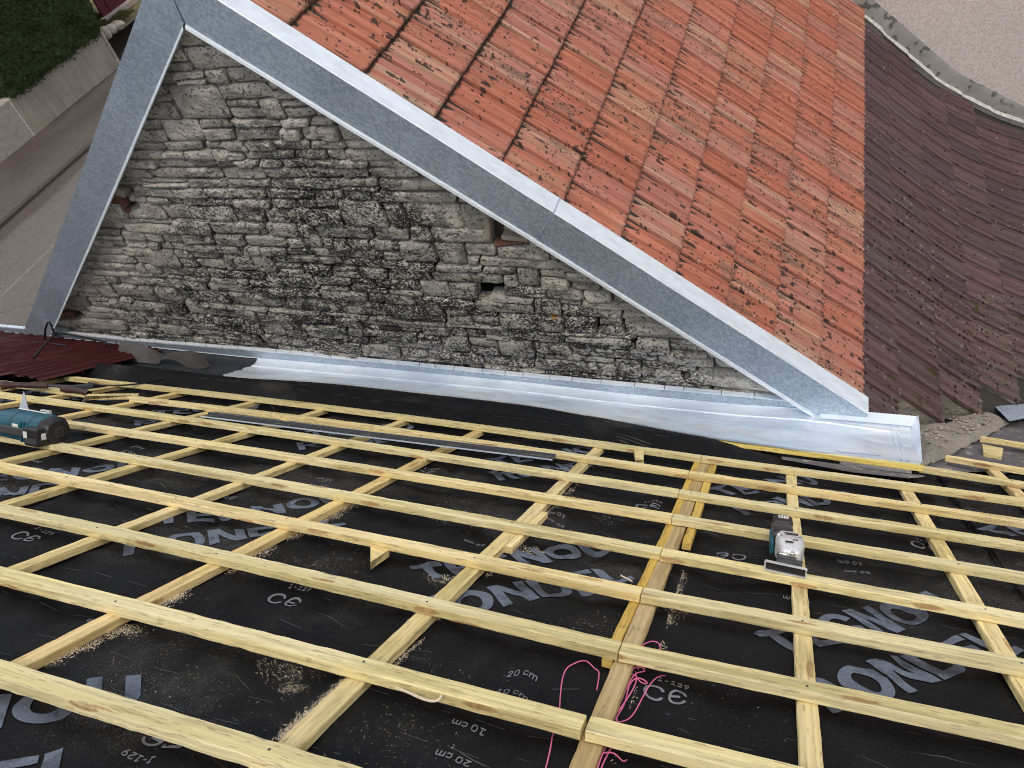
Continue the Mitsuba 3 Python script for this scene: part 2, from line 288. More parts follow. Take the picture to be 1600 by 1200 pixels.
diffuse('earth', lambda p, n, uv: mix((0.12, 0.115, 0.05), (0.22, 0.185, 0.13), fbm(p.x * 2.0, p.y * 2.0, 1.0, octaves=4)), 0.95, 0.1)
diffuse('pale_stone', lambda p, n, uv: mi.Color3f(0.36, 0.31, 0.265) * (0.6 + 0.8 * fbm(p.x * 9.0, p.y * 9.0, p.z * 9.0, octaves=4)), 0.95, 0.1)

# ------------------------------------------------------------------ near roof under repair
roof = thing('unfinished_roof', 'black underlay roof under repair with a grid of pale yellow battens in the foreground', 'roof')
EX = [-9.0, -4.155, -2.978, -1.677, -0.971, -0.157, 0.792, 0.85]
EY = [2.95, 2.958, 3.019, 3.0, 2.906, 2.737, 2.669, 2.667]
EZ = [-3.87, -3.87, -3.884, -3.855, -3.788, -3.64, -3.561, -3.556]
eY, eZ = PchipInterpolator(EX, EY), PchipInterpolator(EX, EZ)
def sE(x): x = np.clip(x, -9, 0.85); return eY(x) * CA - (eZ(x) + U0) * SA
def oE(x): x = np.clip(x, -9, 0.85); return eY(x) * SA + (eZ(x) + U0) * CA
CB = [  # counter battens: x of the left edge at two distances s down the slope, width
    ((0.157, 0.0), (0.122, 3.19), 0.05, 'wood_counter'), ((0.735, 0.0), (0.66, 3.16), 0.055, 'wood_counter'),
    ((-0.972, 0.0), (-0.913, 3.17), 0.056, 'wood_counter'), ((-1.815, 0.0), (-1.672, 3.2), 0.056, 'wood_counter'),
    ((-2.372, 0.0), (-2.195, 3.24), 0.053, 'wood_counter'), ((-2.985, 0.3), (-2.80, 3.24), 0.053, 'wood_counter'),
    ((-3.53, 0.8), (-3.335, 3.24), 0.053, 'wood_counter'), ((-4.06, 1.6), (-3.966, 3.24), 0.053, 'wood_counter'),
    ((-4.64, 2.0), (-4.50, 3.2), 0.053, 'wood_counter'), ((-5.12, 2.2), (-5.06, 3.2), 0.053, 'wood_counter'),
    ((1.195, 3.2), (1.182, 3.82), 0.056, 'wood_counter'), ((1.25, 1.2), (1.19, 3.2), 0.056, 'wood_counter')]
cbx = [0.5 * (c[0][0] + c[1][0]) + 0.027 for c in CB[:10]] + [-0.295]
def moff(x, s):
    x, s = np.asarray(x, float), np.asarray(s, float)
    P = np.stack([x, s, 0 * x], -1)
    o = -0.062 + 0.014 * fb(P, 2.3, 3, 11) + 0.018 * fb(P * [1, 2.2, 1], 6.0, 2, 12) + 0.007 * (1 - np.abs(2 * fb(P * [1.6, .7, 1], 5.0, 2, 14)) * 4)
    d = np.min([np.abs(x - c) for c in cbx], 0); o = o - 0.010 * np.clip((d - 0.05) / 0.22, 0, 1) ** 0.7
    o = np.minimum(o, -0.0585)
    e, oe = sE(x), oE(x)
    wl = 1 - np.clip((x + 0.35) / 0.5, 0, 1)                         # under the board at the right the sheet stays down
    up = np.clip((s - 3.24) / 0.20, 0, 1); up = up * up * (3 - 2 * up)
    hump = np.exp(-((s - 3.47) / 0.10) ** 2) * (0.02 + 0.065 * np.clip((-2.2 - x) / 1.5, 0, 1))
    top = (oe - 0.012) + hump + 0.018 * fb(P * [1, 2.5, 1], 3.0, 3, 15)
    raised = o * (1 - up) + top * up
    over = np.clip((s - e - 0.01) / 0.03, 0, 1)
    o = o * (1 - wl) + raised * wl
    o = np.where(x < 0.9, o * (1 - over) + np.minimum(o, oe - 0.03) * over, o)
    return o
xs = np.concatenate([np.arange(-9.2, -5, 0.08), np.arange(-5, 3.0, 0.025)]); vs = np.linspace(0, 1, 190)
smax = np.where(xs < 0.80, sE(xs) + 0.08, np.where(xs < 0.92, sE(0.85) + 0.3, 6.2))
X, V = np.meshgrid(xs, vs, indexing='ij'); S = -0.7 + (smax[:, None] + 0.7) * V
underlay = obj('underlay', grid(RP(X, S, moff(X, S))), 'membrane', roof, smooth=True)

def lettering(text, h, x, s, deg, bsdf, bold=True, sx=1.0, sub=0.03):
    m = meshkit.text_mesh(text, h, 0.0015, bold=bold); v = np.array(m.vertices); v[:, 0] *= sx
    m = TM(v, m.faces)
    if sub: v2, f2 = trimesh.remesh.subdivide_to_size(m.vertices, m.faces, sub, max_iter=8); m = TM(v2, f2)
    v = np.array(m.vertices); c, q = math.cos(math.radians(deg)), math.sin(math.radians(deg))
    lx, ls = x + v[:, 0] * c - v[:, 1] * q, s + v[:, 0] * q + v[:, 1] * c
    return TM(RP(lx, ls, moff(lx, ls) + 0.0028 + v[:, 2]), m.faces)
UV = np.array([math.sqrt(.5), math.sqrt(.5)]); VV = np.array([-math.sqrt(.5), math.sqrt(.5)])
import shapely
from shapely import affinity
def ell(cx, cy, rx, ry): return affinity.scale(shapely.Point(cx, cy).buffer(1, 24), rx, ry)
def heavy(ch, w, h=0.142, t=0.036):
    B = shapely.box; hb = 0.030; P = shapely.Polygon
    if ch == 'T': return B(0, h - hb, w, h).union(B(w / 2 - t / 2, 0, w / 2 + t / 2, h))
    if ch == 'E': return shapely.union_all([B(0, 0, t, h), B(0, 0, w, hb), B(0, h - hb, w, h), B(0, h / 2 - hb / 2, w * .9, h / 2 + hb / 2)])
    if ch == 'L': return B(0, 0, t, h).union(B(0, 0, w, hb))
    if ch == 'N': return shapely.union_all([B(0, 0, t, h), B(w - t, 0, w, h), P([(0, h), (t * 1.15, h), (w, 0), (w - t * 1.15, 0)])])
    if ch == 'O': return ell(w / 2, h / 2, w / 2, h / 2 + .003).difference(ell(w / 2, h / 2, w / 2 - t, h / 2 - hb))
    if ch == 'C': return ell(w / 2, h / 2, w / 2, h / 2 + .003).difference(ell(w / 2, h / 2, w / 2 - t, h / 2 - hb)).difference(P([(w / 2, h / 2), (w * 1.2, h * .74), (w * 1.2, h * .26)]))
    if ch == 'U': return ell(w / 2, w / 2, w / 2, w / 2).union(B(0, w / 2, w, h)).difference(ell(w / 2, w / 2, w / 2 - t, w / 2 - hb).union(B(t, w / 2, w - t, h + .1)))
    bowl = lambda y0, y1: ell(w - (y1 - y0) / 2, (y0 + y1) / 2, (y1 - y0) / 2, (y1 - y0) / 2).union(B(0, y0, w - (y1 - y0) / 2, y1))
    if ch == 'D': return bowl(0, h).difference(ell(w - h / 2, h / 2, h / 2 - t, h / 2 - hb).union(B(t, hb, w - h / 2, h - hb)))
    return bowl(h * .40, h).difference(ell(w - h * .3, h * .7, h * .3 - t * .9, h * .3 - hb * .85).union(B(t, h * .40 + hb * .85, w - h * .3, h - hb * .85))).union(B(0, 0, t, h)).union(P([(w * .34, h * .45), (w * .34 + t * 1.1, h * .45), (w, 0), (w - t * 1.15, 0)]))
def letter_mesh(ch, w, x, s, deg):
    ms = []
    g = heavy(ch, w)
    for q in getattr(g, 'geoms', [g]):
        v, f = trimesh.creation.triangulate_polygon(q, engine='earcut'); v = np.column_stack([v, np.zeros(len(v))]); v, f = trimesh.remesh.subdivide_to_size(v, f, 0.028, max_iter=10); ms.append(TM(v, f))
    m = cat(ms); v = np.array(m.vertices); c, q = math.cos(math.radians(deg)), math.sin(math.radians(deg))
    lx, ls = x + v[:, 0] * c - v[:, 1] * q, s + v[:, 0] * q + v[:, 1] * c
    return TM(RP(lx, ls, moff(lx, ls) + 0.0036), m.faces)
WORDS = (('TECNOU', 0.975, 0.80, (.115, .102, .130, .130, .140, .125)), ('RONDEL', 0.880, 0.551, (.125, .142, .135, .140, .105, .100)))
for row in (-1, 0, 1):
    for k in range(-4, 3):
        g = np.array([1.18 * k - 0.28 * row, 1.44 * row])
        for txt, u, v, ws in WORDS:
            for ch, w in zip(txt, ws):
                o = g + UV * u + VV * v; u += w + 0.011
                if -5.6 < o[0] < 2.0 and -0.6 < o[1] < 3.15: obj('letter', letter_mesh(ch, w, o[0], o[1], 45), 'print', underlay)
for x, s, dg in [(-0.535, 2.365, 0), (-0.017, 1.99, 180), (-1.473, 0.95, 2), (-0.242, 0.895, 0), (0.605, 2.39, 0), (-1.20, 1.93, 180), (-2.4, 1.93, 180), (-2.64, 0.96, 0), (-1.68, 2.37, 0), (-1.175, 0.33, 180)]:
    obj('ce_mark', lettering('C', 0.055, x, s, dg, 'print', False, 1.15), 'print_small', underlay)
    c = -1 if dg == 180 else 1
    obj('ce_mark', lettering('\u0404', 0.055, x + 0.066 * c, s, dg, 'print', False, 1.0), 'print_small', underlay)
    obj('ce_mark', lettering('1-129', 0.020, x + 0.03 * c, s + 0.085 * c, dg, 'print', False), 'print_small', underlay)
for k in range(-3, 3):
    for txt, x, s, dg in [('20 cm', -0.606, 0.868, 0), ('10 cm', -0.604, 0.781, 0), ('10 cm', -0.56, 0.618, 180), ('20 cm', -0.548, 0.50, 180), ('20 cm', 0.42, 2.02, 180), ('10 cm', 0.40, 2.10, 180), ('20 cm', 0.18, 2.26, 0), ('10 cm', 0.20, 1.66, 180)]:
        x2 = x + 1.18 * k
        if -3.6 < x2 < 1.4: obj('overlap_mark', lettering(txt, 0.022, x2, s, dg, 'print', False), 'print_small', underlay)
dl = []
for s0 in (0.52, 0.638, 0.75, 0.857, 2.0, 2.12, 2.24, 1.66, 3.42, 3.56, 3.30, 0.40):
    for x0 in np.arange(-4.0, 1.6, 0.147):
        x0 = x0 + 0.03 * rng.random(); P = np.array([[x0, s0], [x0 + 0.075, s0], [x0 + 0.075, s0 + 0.002], [x0, s0 + 0.002]])
        if rng.random() < 0.8: dl.append(TM(RP(P[:, 0], P[:, 1], moff(P[:, 0], P[:, 1]) + 0.002), [[0, 1, 2], [0, 2, 3]]))
obj('overlap_line', cat(dl), 'print_line', underlay, kind='stuff')

def bar(p0, p1, w, t, bow=0.0, rag=0.0021, seed=0, ch=0.0025, end_cut=0.0):
    """sawn length: top face centre line p0-p1 in (x, s, off); returns world mesh and uv"""
    p0, p1 = np.array(p0, float), np.array(p1, float); L = np.linalg.norm(p1 - p0); d = (p1 - p0) / L
    nn = np.array([0, 0, 1.0]); sd = np.cross(nn, d); nn = np.cross(d, sd)
    n = max(3, int(L / 0.035)); tt = np.linspace(0, 1, n)
    sec = np.array([[-w/2+ch, 0], [w/2-ch, 0], [w/2, -ch], [w/2, -t+ch], [w/2-ch, -t], [-w/2+ch, -t], [-w/2, -t+ch], [-w/2, -ch], [-w/2+ch, 0]])
    per = np.concatenate([[0], np.cumsum(np.linalg.norm(np.diff(sec, axis=0), axis=1))])
    r = np.random.default_rng(seed + 1000); ph = r.random(4) * 9
    v, f, uv = [], [], []
    C = p0 + d * (tt * L)[:, None] + sd * (bow * np.sin(np.pi * tt) + 0.0025 * (meshkit.noise(np.stack([tt * L * 1.7, tt * 0 + ph[0], tt * 0], 1)) - .5))[:, None]
    P = C[:, None] + sec[None, :, :1] * sd + sec[None, :, 1:] * nn
    q = np.stack([np.broadcast_to((tt * L)[:, None] * 28, P.shape[:2]), np.broadcast_to(np.arange(9)[None] % 8 * 1.7, P.shape[:2]), np.full(P.shape[:2], ph[1] * 10)], -1)
    P = P + (meshkit.fbm(q, 2, 3)[..., None] - .5) * 2 * rag * (sd + 0.6 * nn)
    uo, vo = r.random() * 60, math.floor(r.random() * 60) + 0.25
    for k in range(8):
        b = len(v) and sum(len(a) for a in v)
        v.append(P[:, k:k + 2].reshape(-1, 3)); f.append(grid_faces(n, 2) + b)
        uv.append(np.stack([np.repeat(tt * L + uo, 2), np.tile([per[k] + vo, per[k + 1] + vo], n)], 1))
    for e, fl in ((0, 0), (n - 1, 1)):
        b = sum(len(a) for a in v); v.append(P[e, :8]); q = np.array([[0, i, i + 1] for i in range(1, 7)]); f.append((q[:, ::-1] if fl else q) + b)
        uv.append(sec[:8] * [0.02, 1] + [uo * 3, vo + 30])
    return TM(RL(np.vstack(v)), np.vstack(f)), np.vstack(uv)
sd_ = [0]
def add_bar(name, p0, p1, w, t, mat, parent=roof, **k):
    sd_[0] += 1; lb = k.pop('label', None); m, uv = bar(p0, p1, w, t, seed=sd_[0], **k)
    return obj(name, m, mat, parent, uv=uv, label=lb)
for (x0, s0), (x1, s1), w, mat in CB:
    add_bar('counter_batten', (x0 + w / 2, s0 - 0.35 if s0 < 0.5 else s0, -0.0305), (x1 + w / 2, s1, -0.0305), w, 0.028, mat)
add_bar('counter_batten', (-0.312, -0.3, -0.0325), (-0.291, 3.17, -0.0325), 0.052, 0.026, 'wood_old', label='old brown weathered counter batten')
add_bar('counter_batten', (-0.350, 0.985, -0.0305), (-0.333, 3.14, -0.0305), 0.030, 0.029, 'wood_yellow', bow=-0.004)
add_bar('counter_batten', (-0.247, 1.93, -0.0305), (-0.247, 3.19, -0.0305), 0.034, 0.029, 'wood_yellow')
add_bar('counter_batten', (-0.868, 1.60, -0.0318), (-0.858, 2.02, -0.0318), 0.033, 0.027, 'wood_counter')
BT = [  # far top edge of every batten: x, s at both ends
    (-2.6, 0.30, -0.5, 0.315, .0), (-3.0, 0.672, -0.331, 0.673, .012), (-3.5, 1.066, -0.322, 1.037, .03), (-4.1, 1.452, -0.327, 1.407, .02), (-4.6, 1.800, -0.319, 1.772, .03),
    (-4.25, 2.158, -0.332, 2.160, .03), (-5.3, 2.505, -0.350, 2.508, .05), (-3.975, 2.845, -0.344, 2.838, .07), (-4.92, 3.150, -0.314, 3.169, .085),
    (-0.322, 0.674, 1.2, 0.69, .0), (-0.320, 1.037, 1.4, 1.05, .005), (-0.325, 1.407, 1.5, 1.395, .008), (-0.317, 1.768, 1.6, 1.712, .0), (-0.330, 2.160, 1.8, 2.072, .004), (-0.348, 2.506, 1.9, 2.43, .004),
    (-0.342, 2.835, 2.0, 2.735, .012), (-0.312, 3.169, 2.1, 3.085, .012), (0.80, 3.535, 1.9, 3.345, .0), (0.985, 3.862, 1.9, 3.60, .0), (1.302, 4.52, 1.95, 4.29, .0), (-0.324, 0.31, 1.1, 0.33, 0.0),
    (-5.5, 2.79, -4.28, 2.79, 0.0)]
for i, (x0, s0, x1, s1, bow) in enumerate(BT):
    w = 0.0605 if i < 17 else 0.055
    g = 0.002 if x0 > -0.36 and i > 8 else 0
    add_bar('batten', (x0 + g, s0 - w / 2, 0.0), (x1, s1 - w / 2, 0.0), w, 0.0295, 'wood', bow=bow)
nails = []
for x0, s0, x1, s1, bow in BT[:20]:
    for (cx0, cs0), (cx1, cs1), cw, _ in CB + [((-0.338, 0.0), (-0.317, 3.2), .052, '')]:
        t = 0.5
        for _ in range(4): ss = s0 + (s1 - s0) * t; xx = cx0 + (cx1 - cx0) * (ss - cs0) / (cs1 - cs0) + cw / 2; t = (xx - x0) / (x1 - x0)
        if 0.02 < t < 0.98 and min(cs0, cs1) - .4 < ss < max(cs0, cs1):
            m = trimesh.creation.cylinder(radius=0.0036, height=0.0014, sections=8); m.apply_translation([xx + 0.012 * (rng.random() - .5), ss - 0.03 + 0.018 * (rng.random() - .5) + bow * math.sin(math.pi * t), 0.0006]); nails.append(TM(RL(m.vertices), m.faces))
obj('nail_heads', cat(nails), 'dark_steel', roof, kind='stuff')
# new maroon tiles laid at the left edge
def rib_profile():
    return [(0, -4), (.015, 12), (.10, 14), (.14, 5), (.30, 3), (.33, 10), (.36, 3), (.40, 9), (.43, 3), (.48, 11), (.56, 15), (.61, 6), (.77, 3), (.80, 10), (.83, 3), (.87, 9), (.90, 2), (.96, 0), (1.0, -4)]
PROF = np.array(rib_profile(), float); PROF[:, 1] *= 0.001
def tile_mesh(F, L, wd, idx, tilt=0.024, thick=0.02, jit=1.0, amp=1.0, r=rng):
    """F(u along the slope, v across, h) -> world; u in [0, L], lower end at L"""
    us = np.array([0, L * .5, L * .93, L, L]); jr = (r.random(4) - .5) * jit
    t, h = PROF[:, 0], PROF[:, 1] * amp
    u = np.repeat(us[:, None], len(t), 1) + jr[0] * 0.008; v = np.repeat((t * wd)[None], 5, 0) + jr[1] * 0.006 + jr[2] * 0.006 * (u / L)
    hh = h[None] + tilt * (u / L) + jr[3] * 0.005 + 0.0015 * (meshkit.noise(np.stack([u * 9, v * 40, u * 0 + idx], -1)) - .5)
    hh[3] -= 0.003; hh[4] = hh[3] - thick
    P = F(u, v, hh); uv = np.stack([np.repeat(np.minimum(us / L, 0.999)[:, None], len(t), 1) * 0.999 + idx, np.repeat(t[None], 5, 0)], -1).reshape(-1, 2)
    return grid(P), uv
idx = 10
for c in range(7):
    s1 = 4.22 - 0.335 * c
    for k in range(9):
        x0 = -5.13 - 0.262 * k
        if c < 4 and k == 0:
            Fx = lambda u, v, h, s1=s1, c=c: RP(-4.84 - 0.30 * (s1 - 3.08) - 0.262 + v + 0.0 * u, s1 - 0.36 + u, h + 0.004 + 0.005 * c)
            idx += 1; m, uv = tile_mesh(Fx, 0.36, 0.265, idx, amp=1.9, thick=0.03)
            obj('laid_tile', m, 'maroon_tile', roof, uv=uv)
        Fx = lambda u, v, h, x0=x0, s1=s1: RP(x0 - 0.262 + v, s1 - 0.36 + u, h + 0.03)
        idx += 1; m, uv = tile_mesh(Fx, 0.36, 0.265, idx, amp=1.9, thick=0.03)
        obj('laid_tile', m, 'maroon_tile', roof, uv=uv)

# ------------------------------------------------------------------ valley gutter of new zinc
gut = thing('valley_gutter', 'shiny new zinc gutter running along the foot of the stone gable', 'gutter')
FX, FZ = [-9, -6.4, -5.6, -4.84, -3.82, -2.35, -0.81, 0.0, 0.35], [-4.06, -4.05, -4.06, -4.044, -4.014, -4.009, -3.994, -3.981, -3.99]
ZX, ZB = [-9, -4.3, -3.0, -1.7, -1.0, -0.2, 0.35, 0.95], [-4.13, -4.131, -4.102, -4.084, -4.10, -4.09, -4.05, -4.03]
gx = np.arange(-8.6, 0.7921, 0.03); gx[-1] = 0.792
zf, zb = np.interp(gx, FX, FZ) * 0.987, np.interp(gx, ZX, ZB) * 0.987
yf = np.interp(gx, [-9, -1, 0.2, 0.83], [3.283, 3.285, 3.28, 3.236]) * 0.987
n1 = fb(np.stack([gx * 3, gx * 0, gx * 0], 1), 1, 3, 5)
ey, ez = eY(gx), eZ(gx)
rows = []
m0 = gx < 0.36
for t in np.linspace(0, 1, 5):                                    # channel floor
    rows.append(np.stack([gx + (0.039 + 0.05 * (1 - t)) * np.clip((gx - 0.4) / .392, 0, 1), 3.333 * (1 - t) + yf * t, zb - 0.010 * math.sin(math.pi * t) + 0.012 * fb(np.stack([gx, gx * 0 + t, gx * 0], 1), 4.0, 2, 6) * math.sin(math.pi * t)], 1))
for t in np.linspace(0, 1, 14)[1:]:                               # apron up the slope
    P = np.stack([gx, gx * 0 + t * 1.6, gx * 0 + 3], 1)
    amp = 0.065 * np.clip((gx + 1.5) / 0.9, 0.30, 1) * np.clip((0.45 - gx) / 0.4, 0.25, 1)
    b = (amp * fb(P, 3.0, 3, 8) + 0.016 * fb(P, 8.0, 2, 9)) * np.sin(math.pi * min(t * 1.1, 1)) ** 0.6
    rows.append(np.stack([gx + 0.039 * (1 - t) * np.clip((gx - 0.4) / .392, 0, 1), yf * (1 - t) + ey * t + b * SA, zb * (1 - t) + ez * t + b * CA], 1))
apron = np.stack(rows, 1)
lip = apron[:, -1] + np.array([0, -0.006, -0.010])
apron = np.concatenate([apron, lip[:, None]], 1)
iL = int(np.argmin(np.abs(gx + 4.14)))
diffuse('dark_zinc', lambda p, n, uv: mi.Color3f(0.045, 0.052, 0.062) * (0.6 + 0.8 * fbm(p.x * 7.0, p.y * 20.0, p.z * 20.0, octaves=3)), 0.4, 0.5, metallic=0.3)  # much darker zinc tone for the left length of the tray
obj('tray', grid(apron[iL:]), 'new_zinc', gut, smooth=28)
obj('tray', grid(apron[:iL + 3] - [0, 0.001, 0.006]), 'dark_zinc', gut, smooth=28, label='dull dark left length of the gutter')
ux = gx[m0]; up = np.stack([np.stack([ux, 0 * ux + 3.334, zb[m0]], 1), np.stack([ux, 0 * ux + 3.330, zb[m0] * .5 + zf[m0] * .5], 1), np.stack([ux, 0 * ux + 3.336, zf[m0]], 1)], 1)
obj('upstand', grid(up), 'verge_zinc', gut, smooth=28)  # greyer zinc than the tray: shade of the upright face put into colour
fold = np.stack([gx, yf, zb + 0.005], 1)[iL:]; obj('fold', tube(fold[::6], 0.0055, 6, 1), 'new_zinc', gut, smooth=True)
obj('fold', tube((np.stack([gx, 0 * gx + 3.330, zb + 0.004], 1))[::6][:50], 0.0035, 6, 1), 'new_zinc', gut, smooth=True)
x0 = -8.5
while x0 < 0.28:                                                  # the snipped top flange, piece by piece
    l = 0.13 + 0.12 * rng.random(); x1 = min(x0 + l, 0.32); j = (rng.random(3) - .5) * 0.006
    z0, z1 = np.interp([x0, x1], FX, FZ) * 0.987
    P = np.array([[[x0, 3.331, z0 + j[0]], [x0, 3.356, z0 + .007 + j[0]]], [[x1 - .006, 3.331, z1 + j[1] - .003], [x1 - .006, 3.356, z1 + .005 + j[1]]]])
    P = np.concatenate([P, P[:, :1] + [0, -0.002, -0.012]], 1)[:, [2, 0, 1]]
    obj('flange', grid(P), 'new_zinc', gut); x0 = x1
# far end: raised end edge, two pressed seams, a soldered patch
endp = apron[-1, :-1]
bk = np.array([[0.872, 3.338, -3.972]])
rim = np.vstack([bk, endp[4:]])
rt = np.linspace(0, 1, len(rim))[:, None]; dd = np.concatenate([[0], np.cumsum(np.linalg.norm(np.diff(rim, axis=0), axis=1))]); rt = (dd / dd[-1])[:, None]
top = (rim[0] + [0.012, 0, 0.012]) * (1 - rt) + (rim[-1] + [0.006, 0, 0.006]) * rt
top[:, 2] = np.maximum(top[:, 2], rim[:, 2] + 0.006)
obj('end_rim', grid(np.stack([rim, top, top + np.array([0.006, 0, -0.03])], 1)), 'new_zinc', gut)
for dx in (0.055, 0.095):
    i = np.argmin(np.abs(gx - (0.792 - dx))); q = apron[i, 1:-1] + [0, 0.002, 0.003]; obj('seam', tube(q, 0.005, 6, 1), 'new_zinc', gut, smooth=True)
qa = [RP(x, s, oE(x) + 0.006) for x, s in ((0.38, sE(.4) + .03), (0.62, sE(.6) + .05), (0.62, sE(.6) + .16), (0.38, sE(.4) + .14))]
obj('patch', grid(np.array([[qa[0], qa[3]], [qa[1], qa[2]]])), 'new_zinc', gut)
# back strip beyond the gable foot
bx = np.linspace(0.33, 0.881, 12)
obj('tray', grid(np.stack([np.stack([bx - 0.009, 0 * bx + 3.338, np.interp(bx, [0.33, .881], [-3.985, -3.972])], 1), np.stack([bx - 0.01, 0 * bx + 3.26, np.interp(bx, gx, zb) + 0.001], 1)], 1)), 'new_zinc', gut)
# yellow support board under the front edge, right part
bxs = [-0.42, 0.805]
sd_[0] += 1
e0, e1 = (bxs[0], float(sE(bxs[0])) + 0.030, float(oE(bxs[0])) - 0.022), (bxs[1], float(sE(.79)) + 0.004, float(oE(.79)) - 0.008)
m, uv = bar(e0, e1, 0.09, 0.027, seed=77); diffuse('board_yellow', wood_col([(0.82, 0.68, 0.20), (0.84, 0.71, 0.26), (0.70, 0.54, 0.16)]), 0.65, 0.3)
obj('support_board', m, 'board_yellow', gut, uv=uv, label='yellow softwood board under the front edge of the gutter')
fl = np.array([[(0.10, 3.40, -0.028), (0.10, 3.47, -0.03)], [(0.45, 3.30, -0.025), (0.45, 3.45, -0.03)], [(0.70, 3.185, 0.010), (0.70, 3.44, -0.03)], [(0.79, 3.265, 0.008), (0.80, 3.44, -0.028)]])
obj('felt_flap', grid(RL(fl.reshape(-1, 3)).reshape(4, 2, 3)), 'grey_felt', gut)

# ------------------------------------------------------------------ gable house
gh = thing('gable_house', 'stone gable house with orange red ribbed clay tiles and zinc verge flashing', 'house')
def xl(z): return -3.12 - (-1.30 - z) * 1.226
def xr(z): return -3.11 + (-1.307 - z) * 1.26
holes = [(-1.83, -3.224, 0.15, 0.075), (-1.62, -2.70, 0.14, 0.15), (-4.55, -2.52, 0.12, 0.10), (-6.1, -3.84, 0.22, 0.12), (-3.12, -1.40, 0.10, 0.1)]
bxg, bzg = np.meshgrid(np.arange(-6.95, 0.75, 0.05), np.arange(-4.4, -1.0, 0.05), indexing='ij')
by = YW + 0.055 + 0.04 * fb(np.stack([bxg, bzg, 0 * bxg], -1), 7.0, 3, 4)
dE = np.minimum((xr(bzg) - bxg) * 0.62, (bxg - xl(bzg)) * 0.45)
by = by - 0.040 * np.clip(1 - dE / 0.22, 0, 1)
for hx, hz, rx, rz in holes: by = by + 0.10 * np.exp(-(((bxg - hx) / rx) ** 2 + ((bzg - hz) / rz) ** 2) ** 2)
inside = (bxg > xl(bzg) - 0.2) & (bxg < xr(bzg) + 0.2)
f = grid_faces(*bxg.shape, flip=False); f = f[inside.ravel()[f].all(1)]
core = trimesh.creation.extrude_polygon(__import__('shapely').Polygon([(-6.75, -9.0), (-6.75, -4.28), (-3.11, -1.36), (0.5, -4.28), (0.5, -9.0)]), 5.4, engine='earcut')
cv = np.array(core.vertices); core = TM(np.stack([cv[:, 0], cv[:, 2] + YW + 0.2, cv[:, 1]], 1), core.faces)
wall = obj('wall', cat([TM(np.stack([bxg, by, bzg], -1).reshape(-1, 3), f), core]), 'mortar', gh)
stones = []
z = -1.16; row = 0
def zb_row(zr, x, r): return zr + 0.030 * fb(np.stack([np.atleast_1d(x) * 1.0, np.full(np.size(x), r * 3.7), np.zeros(np.size(x))], 1), 1.3, 3, 2) + 0.012 * fb(np.stack([np.atleast_1d(x) * 1.0, np.full(np.size(x), r * 3.7), np.zeros(np.size(x))], 1), 9, 2, 3)
hts = []
while z > -4.16:
    h = float(np.clip(rng.lognormal(math.log(0.078), 0.30), 0.045, 0.14)); hts.append((z, z - h)); z -= h
def stone_mesh(q, k, proud, nu=9, nv=6):
    """q: four corners (x, z): upper left, upper right, lower right, lower left"""
    u, v = np.meshgrid(np.linspace(0, 1, nu), np.linspace(0, 1, nv), indexing='ij')
    sq = lambda w: 0.5 + 0.5 * np.sign(w - .5) * np.abs(2 * w - 1) ** 0.55
    U_, V_ = sq(u), sq(v)
    cu, cv_ = 2 * U_ - 1, 2 * V_ - 1                                   # round the corners off a little
    fct = 1 - 0.05 * (np.abs(cu) * np.abs(cv_)) ** 3
    U2, V2 = 0.5 + 0.5 * cu * fct, 0.5 + 0.5 * cv_ * fct
    P = (q[0] * ((1 - U2) * (1 - V2))[..., None] + q[1] * (U2 * (1 - V2))[..., None] + q[2] * (U2 * V2)[..., None] + q[3] * ((1 - U2) * V2)[..., None])
    N3 = np.stack([P[..., 0], P[..., 1], np.full(u.shape, k * 1.37)], -1)
    edge = np.clip(np.minimum((1 - np.abs(cu)) * np.linalg.norm(q[1] - q[0]), (1 - np.abs(cv_)) * np.linalg.norm(q[3] - q[0])) / 0.020, 0, 1)
    d = proud - 0.013 * (1 - edge) ** 2 + 0.018 * fb(N3, 9.0, 3, 21) + 0.018 * fb(N3, 30.0, 2, 22)
    tlt = (meshkit.noise(np.array([[k * 2.1, 0.5, 0.5], [k * 2.1, 7.5, 0.5]])) - .5) * 0.034
    d = d + tlt[0] * cu + tlt[1] * cv_
    P = P + 0.018 * np.stack([fb(N3 + 3, 13, 3, 23), fb(N3 + 9, 13, 3, 24)], -1)
    P3 = np.stack([P[..., 0], YW - d, P[..., 1]], -1)
    rim = np.concatenate([P3[:, 0], P3[-1, 1:], P3[-2::-1, -1], P3[0, -2::-1]])   # once round the face
    c = rim.mean(0); back = c + (rim - c) * [1.0, 0, 1.0]; back[:, 1] = YW + 0.07
    return cat([grid(P3, flip=True), grid(np.stack([rim, back], 1), flip=False)])
k = 0; taken = {}
